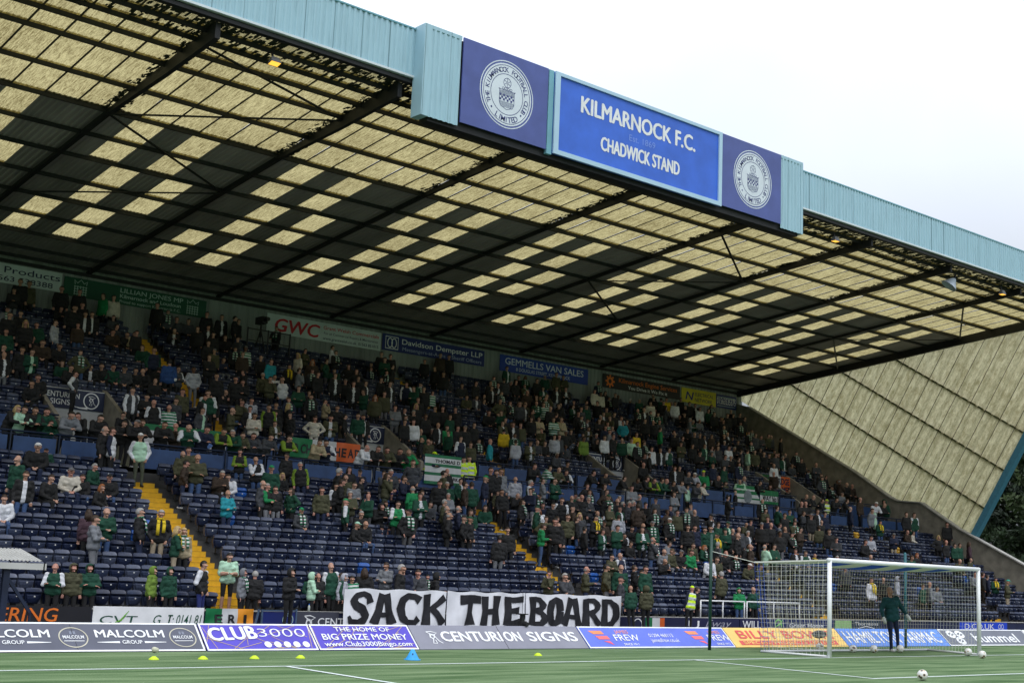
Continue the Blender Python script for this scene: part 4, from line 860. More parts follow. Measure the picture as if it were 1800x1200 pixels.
SLAB = ['dark navy tip up stadium seat, folded, in the lower seats nearest the dugout', 'faded navy tip up stadium seat, folded, in the lower seats nearest the dugout', 'worn grey blue tip up stadium seat, folded, in the lower seats nearest the dugout', 'almost black navy tip up stadium seat, folded, in the lower seats nearest the dugout', 'bright blue tip up stadium seat, folded, in the lower seats nearest the dugout', 'yellow tip up stadium seat']
for i in own:
    x, y, z, mi, t = spots[i]
    e = bpy.data.objects.new('stadium_seat', None); COL.objects.link(e); e.location = (x, y, z); e.empty_display_size = .1; tag(e, SLAB[mi], 'seat', 'navy tip up seats')
    for me, nm in zip(meshes[mi], ('backrest', 'seat_pan')):
        q = bpy.data.objects.new(nm, me); COL.objects.link(q); q.parent = e
rest = [s for i, s in enumerate(spots) if i not in own]
bv = np.array(sb.v); bf = sb.f; cv = np.array(sc.v); av = np.concatenate([bv, cv]); af = [tuple(f) for f in sb.f]+[tuple(i+len(bv) for i in f) for f in sc.f]
kind = ['s' if m == 0 else 'b' for m in sb.m]+['s' if m == 0 else 'd' for m in sc.m]
def mass(name, items, av, af, mats, mis, label=None, cat=None):
    """items: list of (matrix 3x4) ; mis: list of per-item face material lists"""
    lens = np.array([len(f) for f in af]); flat = np.concatenate([np.array(f) for f in af]); nv = len(av); n = len(items)
    V = np.concatenate([av@np.array(M)[:, :3].T+np.array(M)[:, 3] for M in items]); L = np.concatenate([flat+i*nv for i in range(n)])
    me = bpy.data.meshes.new(name); me.vertices.add(len(V)); me.vertices.foreach_set('co', V.ravel()); me.loops.add(len(L)); me.loops.foreach_set('vertex_index', L)
    tot = np.tile(lens, n); st = np.concatenate([[0], np.cumsum(tot)[:-1]]); me.polygons.add(len(tot)); me.polygons.foreach_set('loop_start', st); me.polygons.foreach_set('loop_total', tot)
    for mm in mats: me.materials.append(mm)
    me.polygons.foreach_set('material_index', np.concatenate(mis).astype(np.int32)); me.update(calc_edges=True); me.validate(); return me
its = [np.array([[1, 0, 0, s[0]], [0, 1, 0, s[1]], [0, 0, 1, s[2]]], float) for s in rest]
mis = [np.array([s[3] if k == 's' else 6 if k == 'd' else 7 for k in kind]) for s in rest]
me = mass('seat_rows', its, av, af, SM+[DOT, BRK], mis); q = bpy.data.objects.new('seat_rows', me); COL.objects.link(q); tag(q, 'massed rows of navy tip up seats filling the rest of the stand', 'seats', None, 'stuff')
# ---------------------------------------------------------------- people
def cap_mesh(bm, a, b, ra, rb, n=10):
    a = Vector(a); b = Vector(b); d = b-a; L = d.length
    q = d.to_track_quat('Z', 'Y').to_matrix().to_4x4() if L > 1e-6 else Matrix.Identity(4)
    rings = []
    for k in range(5): t = -math.pi/2+k*math.pi/8; rings.append((ra*math.cos(t), ra*math.sin(t)))
    for k in range(1, 6) if L <= 1e-6 else range(0, 5): t = k*math.pi/8 if L > 1e-6 else k*math.pi/10; rings.append((rb*math.cos(t), L+rb*math.sin(t)))
    vs = []
    for r, z in rings: vs.append([bm.verts.new(a+(q.to_3x3()@Vector((max(r, 1e-4)*math.cos(t), max(r, 1e-4)*math.sin(t), z)))) for t in np.linspace(0, 2*math.pi, n, endpoint=False)])
    for i in range(len(vs)-1):
        for j in range(n): bm.faces.new((vs[i][j], vs[i][(j+1) % n], vs[i+1][(j+1) % n], vs[i+1][j]))
    bm.faces.new(list(reversed(vs[0]))); bm.faces.new(vs[-1])
POSES = {}
def make_pose(p):
    sit = p in 'tq'; lean = p == 'l'
    J = {}
    dz = -.40 if sit else 0.; hy = 0.
    fw = 0. 
    if lean:
        sh_y, sh_z, hd = -.16, 1.30, (0, -.27, 1.44); ch = (-.10, 1.17); wa = (-.02, 1.02); pv = (.02, .90)
    elif sit:
        sh_y, sh_z, hd = -.06, 1.00, (0, -.12, 1.19); ch = (-.03, .87); wa = (.01, .69); pv = (.03, .56)
        if p == 'q': hd = (0, -.17, 1.16)
    else:
        sh_y, sh_z, hd = 0., 1.41, (0, -.02, 1.625); ch = (.0, 1.27); wa = (.0, 1.08); pv = (.01, .95)
        if p == 'p': hd = (0, -.06, 1.605)
    A = {}
    def arm(s, e, w): A[s] = ((s*.185, sh_y, sh_z), (s*e[0], e[1], e[2]), (w[0]*s, w[1], w[2]))
    for s in (1, -1):
        if sit:
            if p == 'q': arm(s, (.24, -.12, .72), (.06, -.34, .80))
            else: arm(s, (.26, -.08, .72), (.07, -.33, .60))
        elif lean: arm(s, (.27, -.30, 1.04), (.05, -.44, 1.04))
        elif p == 'h': arm(s, (.31, .05, 1.13), (.20, -.08, .91))
        elif p == 'c': arm(s, (.26, -.09, 1.12), (-.09, -.205, 1.15) if s > 0 else (-.09, -.235, 1.11))
        elif p == 'p': arm(s, (.24, -.03, 1.10), (.06, -.27, 1.13))
        elif p == 'f':
            if s > 0: arm(s, (.24, -.10, 1.11), (-.08, -.215, 1.09))
            else: arm(s, (.19, -.20, 1.14), (.05, -.17, 1.42))
        elif p == 'g': arm(s, (.33, .0, 1.16), (.38, -.17, .95))
        elif p == 'w': arm(s, (.42, .06, 1.16), (.20, -.05, 1.0))
        else: arm(s, (.255, .03, 1.12), (.245, -.05, .87))
    Lg = {}
    for s in (1, -1):
        if sit: Lg[s] = ((s*.10, pv[0]-.02, pv[1]-.03), (s*.14, -.44, .50), (s*.14, -.40, .09))
        elif lean: Lg[s] = ((s*.095, .02, .88), (s*.11, .0, .48), (s*.11, .08, .08))
        else: Lg[s] = ((s*.095, .01, .92), (s*.105, -.015, .50), (s*.11, .02, .085))
    return dict(A=A, L=Lg, hd=hd, sh=(sh_y, sh_z), ch=ch, wa=wa, pv=pv)
def remesh(bm, voxel, smooth, keep=None):
    me = bpy.data.meshes.new('tmp'); bm.to_mesh(me); bm.free(); ob = bpy.data.objects.new('tmp', me); COL.objects.link(ob)
    r = ob.modifiers.new('r', 'REMESH'); r.mode = 'VOXEL'; r.voxel_size = voxel
    if smooth: s = ob.modifiers.new('s', 'SMOOTH'); s.factor = .5; s.iterations = smooth
    if keep: d = ob.modifiers.new('d', 'DECIMATE'); d.ratio = keep
    dg = bpy.context.evaluated_depsgraph_get(); out = bpy.data.meshes.new_from_object(ob.evaluated_get(dg)); bpy.data.objects.remove(ob); bpy.data.meshes.remove(me); return out
def seg_cat(me, segs):
    n = len(me.polygons); c = np.zeros(n*3); me.polygons.foreach_get('center', c); c = c.reshape(-1, 3); best = np.full(n, 1e9); cat = np.zeros(n, int)
    for a, b, r, k in segs:
        a = np.array(a, float); b = np.array(b, float); d = b-a; L = (d@d) or 1e-9; t = np.clip(((c-a)@d)/L, 0, 1); ds = np.linalg.norm(c-a-t[:, None]*d, axis=1)-r
        m = ds < best; best[m] = ds[m]; cat[m] = k
    return c, cat
# body slots: 0 skin 1 shirt 2 trousers 3 shoes 4 dark features 5 shins ; jacket slots: 0 torso 1 sleeve 2 forearm 3 front 4 hem
def body_mesh(J, fine=True):
    bm = bmesh.new(); segs = []
    def c(a, b, ra, rb, k): cap_mesh(bm, a, b, ra, rb); segs.append((a, b, (ra+rb)/2, k))
    hx, hy, hz = J['hd']; sy, sz = J['sh']
    c((0, hy+.012, hz+.015), (0, hy+.02, hz+.04), .083, .080, 0); c((0, hy-.012, hz-.03), (0, hy-.022, hz-.072), .068, .042, 0); c((0, hy+.03, hz+.0), (0, hy+.03, hz+.02), .083, .083, 0)
    if fine:
        c((0, hy-.085, hz+.012), (0, hy-.104, hz-.022), .011, .016, 0)                      # nose
        for s in (1, -1): c((s*.078, hy+.015, hz+.015), (s*.080, hy+.02, hz-.02), .017, .012, 0); c((s*.035, hy-.070, hz-.02), (s*.045, hy-.06, hz-.01), .02, .02, 0)
        c((0, hy-.075, hz-.085), (0, hy-.07, hz-.09), .022, .022, 0)                        # chin
    c((0, hy+.03, hz-.07), (0, sy+.012, sz-.0), .054, .062, 0)
    c((-.10, sy+.005, sz-.03), (.10, sy+.005, sz-.03), .075, .075, 1); c((-.075, J['ch'][0], J['ch'][1]), (.075, J['ch'][0], J['ch'][1]), .125, .125, 1); c((-.06, J['wa'][0], J['wa'][1]), (.06, J['wa'][0], J['wa'][1]), .118, .118, 1); c((0, sy, sz-.08), (0, J['wa'][0], J['wa'][1]), .11, .11, 1)
    c((-.075, J['pv'][0], J['pv'][1]), (.075, J['pv'][0], J['pv'][1]), .115, .115, 2); c((0, J['pv'][0], J['pv'][1]), (0, J['wa'][0], J['wa'][1]), .12, .115, 2)
    for s in (1, -1):
        a, e, w = J['A'][s]; c(a, e, .062, .047, 1); c(e, w, .045, .030, 1)
        h, kn, an = J['L'][s]; c(h, kn, .092, .062, 2); c(kn, an, .058, .044, 5); c((an[0], an[1]+.03, .05), (an[0]*1.12, an[1]-.16, .035), .045, .036, 3)
        d = (Vector(w)-Vector(e)).normalized(); w = Vector(w); pal = w+d*.05
        side = d.cross(Vector((0, 0, 1))); side = side.normalized() if side.length > .2 else Vector((0, 1, 0)); dn = side.cross(d)
        if fine:
            c(w, pal+side*.016, .024, .022, 0); c(w+d*.02, pal-side*.018, .024, .021, 0)
            for i, (o, l) in enumerate(((-.033, .058), (-.011, .07), (.012, .072), (.034, .062))):
                k0 = pal+side*o+d*.018; k1 = k0+d*l*.55-dn*.012+side*o*.15; k2 = k1+d*l*.4-dn*.03; c(k0, k1, .0095, .009, 0); c(k1, k2, .009, .0075, 0)
            t0 = w+d*.025+side*.022*s; c(t0, t0+d*.035+side*.03*s-dn*.012, .013, .010, 0)
        else: c(w, pal+d*.05, .032, .025, 0)
    me = remesh(bm, .0115 if fine else .03, 3 if fine else 1, None if fine else .35); c_, cat = seg_cat(me, segs)
    if fine:
        for s in (1, -1):
            cat[np.linalg.norm((c_-np.array([s*.033, hy-.078, hz+.018]))*np.array([.8, .6, 1.4]), axis=1) < .0095] = 4
        cat[(np.abs(c_[:, 0]) < .024) & (np.abs(c_[:, 2]-hz+.055) < .006) & (c_[:, 1] < hy-.06)] = 4
    me.polygons.foreach_set('material_index', cat.astype(np.int32)); me.polygons.foreach_set('use_smooth', [True]*len(cat)); return me, cat
def jacket_mesh(J, fine=True, hood=False):
    bm = bmesh.new(); segs = []
    def c(a, b, ra, rb, k): cap_mesh(bm, a, b, ra, rb); segs.append((a, b, (ra+rb)/2, k))
    sy, sz = J['sh']; cy, cz = J['ch']; wy, wz = J['wa']; py, pz = J['pv']
    c((-.122, sy+.005, sz-.035), (.122, sy+.005, sz-.035), .090, .090, 0); c((-.085, cy, cz), (.085, cy, cz), .140, .140, 0); c((-.085, wy, wz), (.085, wy, wz), .136, .136, 0); c((0, sy, sz-.08), (0, wy, wz), .135, .14, 0); c((-.085, py-.005, pz-.02), (.085, py-.005, pz-.02), .143, .143, 0); c((0, wy, wz), (0, py, pz-.02), .145, .15, 0)
    c((0, sy+.02, sz+.035), (0, sy+.015, sz+.01), .066, .075, 4); c((-.05, sy+.06, sz+.01), (.05, sy+.06, sz+.01), .045, .045, 4)
    for s in (1, -1):
        a, e, w = J['A'][s]; c(a, e, .084, .066, 1); wv = Vector(e)+(Vector(w)-Vector(e))*.93; c(e, tuple(wv), .067, .048, 2)
    me = remesh(bm, .017 if fine else .032, 4 if fine else 1, None if fine else .35); c_, cat = seg_cat(me, segs)
    tor = (cat == 0)
    fr = tor & (np.abs(c_[:, 0]) < .055) & (c_[:, 1] < np.interp(c_[:, 2], [pz, wz, cz, sz], [py, wy, cy, sy])-.03); cat[fr] = 3
    if fine:
        co = np.zeros(len(me.vertices)*3); me.vertices.foreach_get('co', co); co = co.reshape(-1, 3); rs = np.random.RandomState(5)
        ph = rs.rand(8)*6
        w_ = .6*(.006*np.sin(co[:, 2]*46+ph[0]+co[:, 0]*14)+.005*np.sin(co[:, 0]*38+co[:, 2]*25+ph[1])+.004*np.sin(co[:, 1]*50+co[:, 2]*33+ph[2]))
        nn = np.zeros(len(co)*3); me.vertices.foreach_get('normal', nn); co += nn.reshape(-1, 3)*w_[:, None]; me.vertices.foreach_set('co', co.ravel())
    me.polygons.foreach_set('material_index', cat.astype(np.int32)); me.polygons.foreach_set('use_smooth', [True]*len(cat)); return me, cat
def shell(fn, n=22, m=14, sc=(1, 1, 1), extra=None):
    b = MB(); v = []; keep = {}
    for j in range(m+1):
        th = math.pi*j/m
        for i in range(n):
            a = 2*math.pi*i/n; d = Vector((math.sin(th)*math.cos(a), math.sin(th)*math.sin(a), math.cos(th))); v.append(d)
    ok = [fn(d) for d in v]; f = []
    for j in range(m):
        for i in range(n):
            q = (j*n+i, (j+1)*n+i, (j+1)*n+(i+1) % n, j*n+(i+1) % n)
            if all(ok[k] for k in q): f.append(q)
    us = sorted({k for q in f for k in q}); ix = {k: i for i, k in enumerate(us)}; v = [v[k] for k in us]; f = [tuple(ix[k] for k in q) for q in f]
    b.add([(d.x*sc[0], d.y*sc[1]+.012, d.z*sc[2]+.008) for d in v], f)
    if extra: extra(b)
    return b
HAIR = {}
def hair_builds():
    hl = lambda d: d.z > (.30 if d.y < -.45 else (.12 if d.y < -.1 else -.45))
    HAIR['short'] = shell(hl, sc=(.094, .108, .120))
    def drape(b):
        for k in range(26):
            a = R(-10)+R(200)*k/25; x, y = .088*math.cos(a), .02+.085*math.sin(a); b.bar((x, y, .03), (x*1.25, y*1.15+.01, -.20-.05*math.sin(k*1.7)), .034)
    HAIR['long'] = shell(lambda d: d.z > (.34 if d.y < -.4 else (-.1 if d.y < -.1 else -.8)), sc=(.098, .112, .124), extra=drape)
    HAIR['fringe'] = shell(lambda d: -.5 < d.z < .35 and d.y > -.15, sc=(.0925, .106, .116))
    def brim(b):
        q = [(.085*math.cos(t), -.075-.075*abs(math.sin(t))**.8, .048-.012*abs(math.sin(t))) for t in np.linspace(0, math.pi, 9)]; n = len(q)
        b.add(q+[(x, y, z-.008) for x, y, z in q], [tuple(range(n)), tuple(range(2*n-1, n-1, -1))]+[(i, i+n, i+n+1, i+1) for i in range(n-1)])
    HAIR['cap'] = shell(lambda d: d.z > .26, sc=(.100, .114, .128), extra=brim)
    HAIR['beanie'] = shell(lambda d: d.z > .12, sc=(.104, .116, .140))
    def bib(b): b.lathe((0, .03, -.22), [(.13, 0), (.115, .05), (.10, .10)], 16)
    HAIR['hood'] = shell(lambda d: not (d.y < -.62 and -.75 < d.z < .55), sc=(.125, .135, .152), extra=bib)
hair_builds()
def scarf_build(long=True):
    b = MB(); n = 14
    for k in range(n):
        a0, a1 = 2*math.pi*k/n, 2*math.pi*(k+1)/n; b.tube((.085*math.cos(a0), .09*math.sin(a0)+.01, .02-.02*math.sin(a0)), (.085*math.cos(a1), .09*math.sin(a1)+.01, .02-.02*math.sin(a1)), .032, n=6, cap=False)
    for x, l in ((.07, .42), (-.06, .34)):
        p = [(x, -.10, .0), (x*1.2, -.155, -.10), (x*1.15, -.175, -l)]
        for a, c in zip(p[:-1], p[1:]): b.bar(a, c, .085, .018, up=(0, -1, .01))
    return b
SCARF = scarf_build()
# cloth colours: code -> (linear colour, word)
TOPS = {'k': ((.013, .013, .014), 'black'), 'n': ((.011, .016, .040), 'navy'), 'g': ((.007, .052, .030), 'dark green'), 'G': ((.010, .20, .065), 'bright green'), 'm': ((.40, .62, .46), 'mint green'), 'o': ((.058, .058, .030), 'olive'), 'y': ((.17, .18, .20), 'mid grey'), 'Y': ((.36, .37, .42), 'pale grey'), 'w': ((.60, .61, .65), 'white'), 'b': ((.040, .026, .018), 'dark brown'), 't': ((.33, .27, .17), 'tan'), 'u': ((.02, .06, .2), 'blue'), 'U': ((.015, .24, .30), 'teal'), 'v': ((.60, .85, .02), 'hi vis yellow'), 'a': ((.13, .21, .03), 'lime green'), 'q': ((.045, .048, .056), 'charcoal'), 'r': ((.055, .028, .04), 'plum'), 'e': ((.52, .48, .41), 'cream'), 'Z': ((.62, .44, .02), 'golden yellow'), 'H': (None, 'green and white hooped')}
BOTS = {'j': ((.045, .085, .19), 'jeans'), 'k': ((.012, .012, .013), 'black trousers'), 't': ((.34, .28, .20), 'tan trousers'), 'y': ((.16, .165, .18), 'grey trousers'), 'n': ((.014, .022, .055), 'navy trousers'), 's': ((.014, .014, .016), 'black shorts'), 'w': ((.6, .6, .62), 'white trousers'), 'u': ((.02, .03, .14), 'blue shorts'), 'o': ((.07, .08, .055), 'olive trousers'), 'e': ((.5, .47, .4), 'cream trousers'), 'q': ((.06, .06, .065), 'charcoal trousers'), 'g': ((.01, .05, .03), 'dark green trousers')}
def hoop_build(m, nt, b, c1=(.012, .17, .075), c2=(.55, .58, .57), k=8.5, axis='Z'):
    tc = N(nt, 'ShaderNodeTexCoord'); sp = N(nt, 'ShaderNodeSeparateXYZ'); nt.links.new(tc.outputs['Object'], sp.inputs[0]); mu = N(nt, 'ShaderNodeMath', operation='MULTIPLY'); mu.inputs[1].default_value = k; nt.links.new(sp.outputs[axis], mu.inputs[0]); fr = N(nt, 'ShaderNodeMath', operation='FRACT'); nt.links.new(mu.outputs[0], fr.inputs[0]); gt = N(nt, 'ShaderNodeMath', operation='GREATER_THAN'); gt.inputs[1].default_value = .5; nt.links.new(fr.outputs[0], gt.inputs[0]); mx = N(nt, 'ShaderNodeMix', data_type='RGBA'); mx.inputs['A'].default_value = (*c1, 1); mx.inputs['B'].default_value = (*c2, 1); nt.links.new(gt.outputs[0], mx.inputs['Factor']); nt.links.new(mx.outputs['Result'], b.inputs['Base Color'])
def vest_build(m, nt, b): hoop_build(m, nt, b, (.60, .85, .02), (.55, .60, .58), 4.6)
def top_mat(c):
    if c == 'H': return mat('hooped_cloth', (.5, .5, .5), .85, 0, build=hoop_build)
    if c == 'v': return mat('hi_vis_cloth', (.60, .85, .02), .6, .08, 5)
    return mat('cloth_'+TOPS[c][1].replace(' ', '_'), TOPS[c][0], .85, .22, 6)
def bot_mat(c): return mat('cloth_'+BOTS[c][1].replace(' ', '_'), BOTS[c][0], .9, .22, 7)
SCM = mat('scarf_green_white', (.5, .5, .5), .9, 0, build=lambda m, nt, b: hoop_build(m, nt, b, (.01, .15, .065), (.56, .58, .57), 9)); SCY = mat('scarf_yellow', (.62, .45, .02), .9, .1, 5)
SKIN = [mat('skin_%s' % n_, c, .55, .12, 14, spec=.35) for n_, c in (('fair', (.46, .265, .195)), ('pink', (.47, .235, .18)), ('tanned', (.40, .22, .15)), ('brown', (.16, .08, .05)))]
HM = {'h': mat('hair_brown', (.035, .020, .012), .6, .3, 20), 'd': mat('hair_dark', (.010, .008, .007), .5, .3, 20), 'g': mat('hair_grey', (.32, .31, .30), .7, .2, 20), 'B': mat('hair_blond', (.42, .30, .14), .6, .2, 20), 'R': mat('hair_red', (.26, .09, .03), .6, .2, 20), 'L': mat('hair_brown'), 'x': mat('hair_grey')}
CAPC = {'w': (.7, .7, .7), 'k': (.012, .012, .014), 'g': (.008, .06, .03), 'G': (.01, .24, .09), 'v': (.6, .85, .02), 'y': (.14, .14, .15), 'm': (.35, .6, .46), 'U': (.03, .36, .28), 'b': (.10, .07, .04)}
CAPW = {'w': 'white', 'k': 'black', 'g': 'dark green', 'G': 'bright green', 'v': 'hi vis', 'y': 'grey', 'm': 'mint', 'U': 'turquoise', 'b': 'brown'}
SHOE = mat('shoe_leather', (.02, .02, .022), .6, .2, 8); SHOEW = mat('shoe_white', (.6, .6, .6), .6, .1, 8); DARK = mat('eye_dark', (.10, .045, .035), .4, 0)
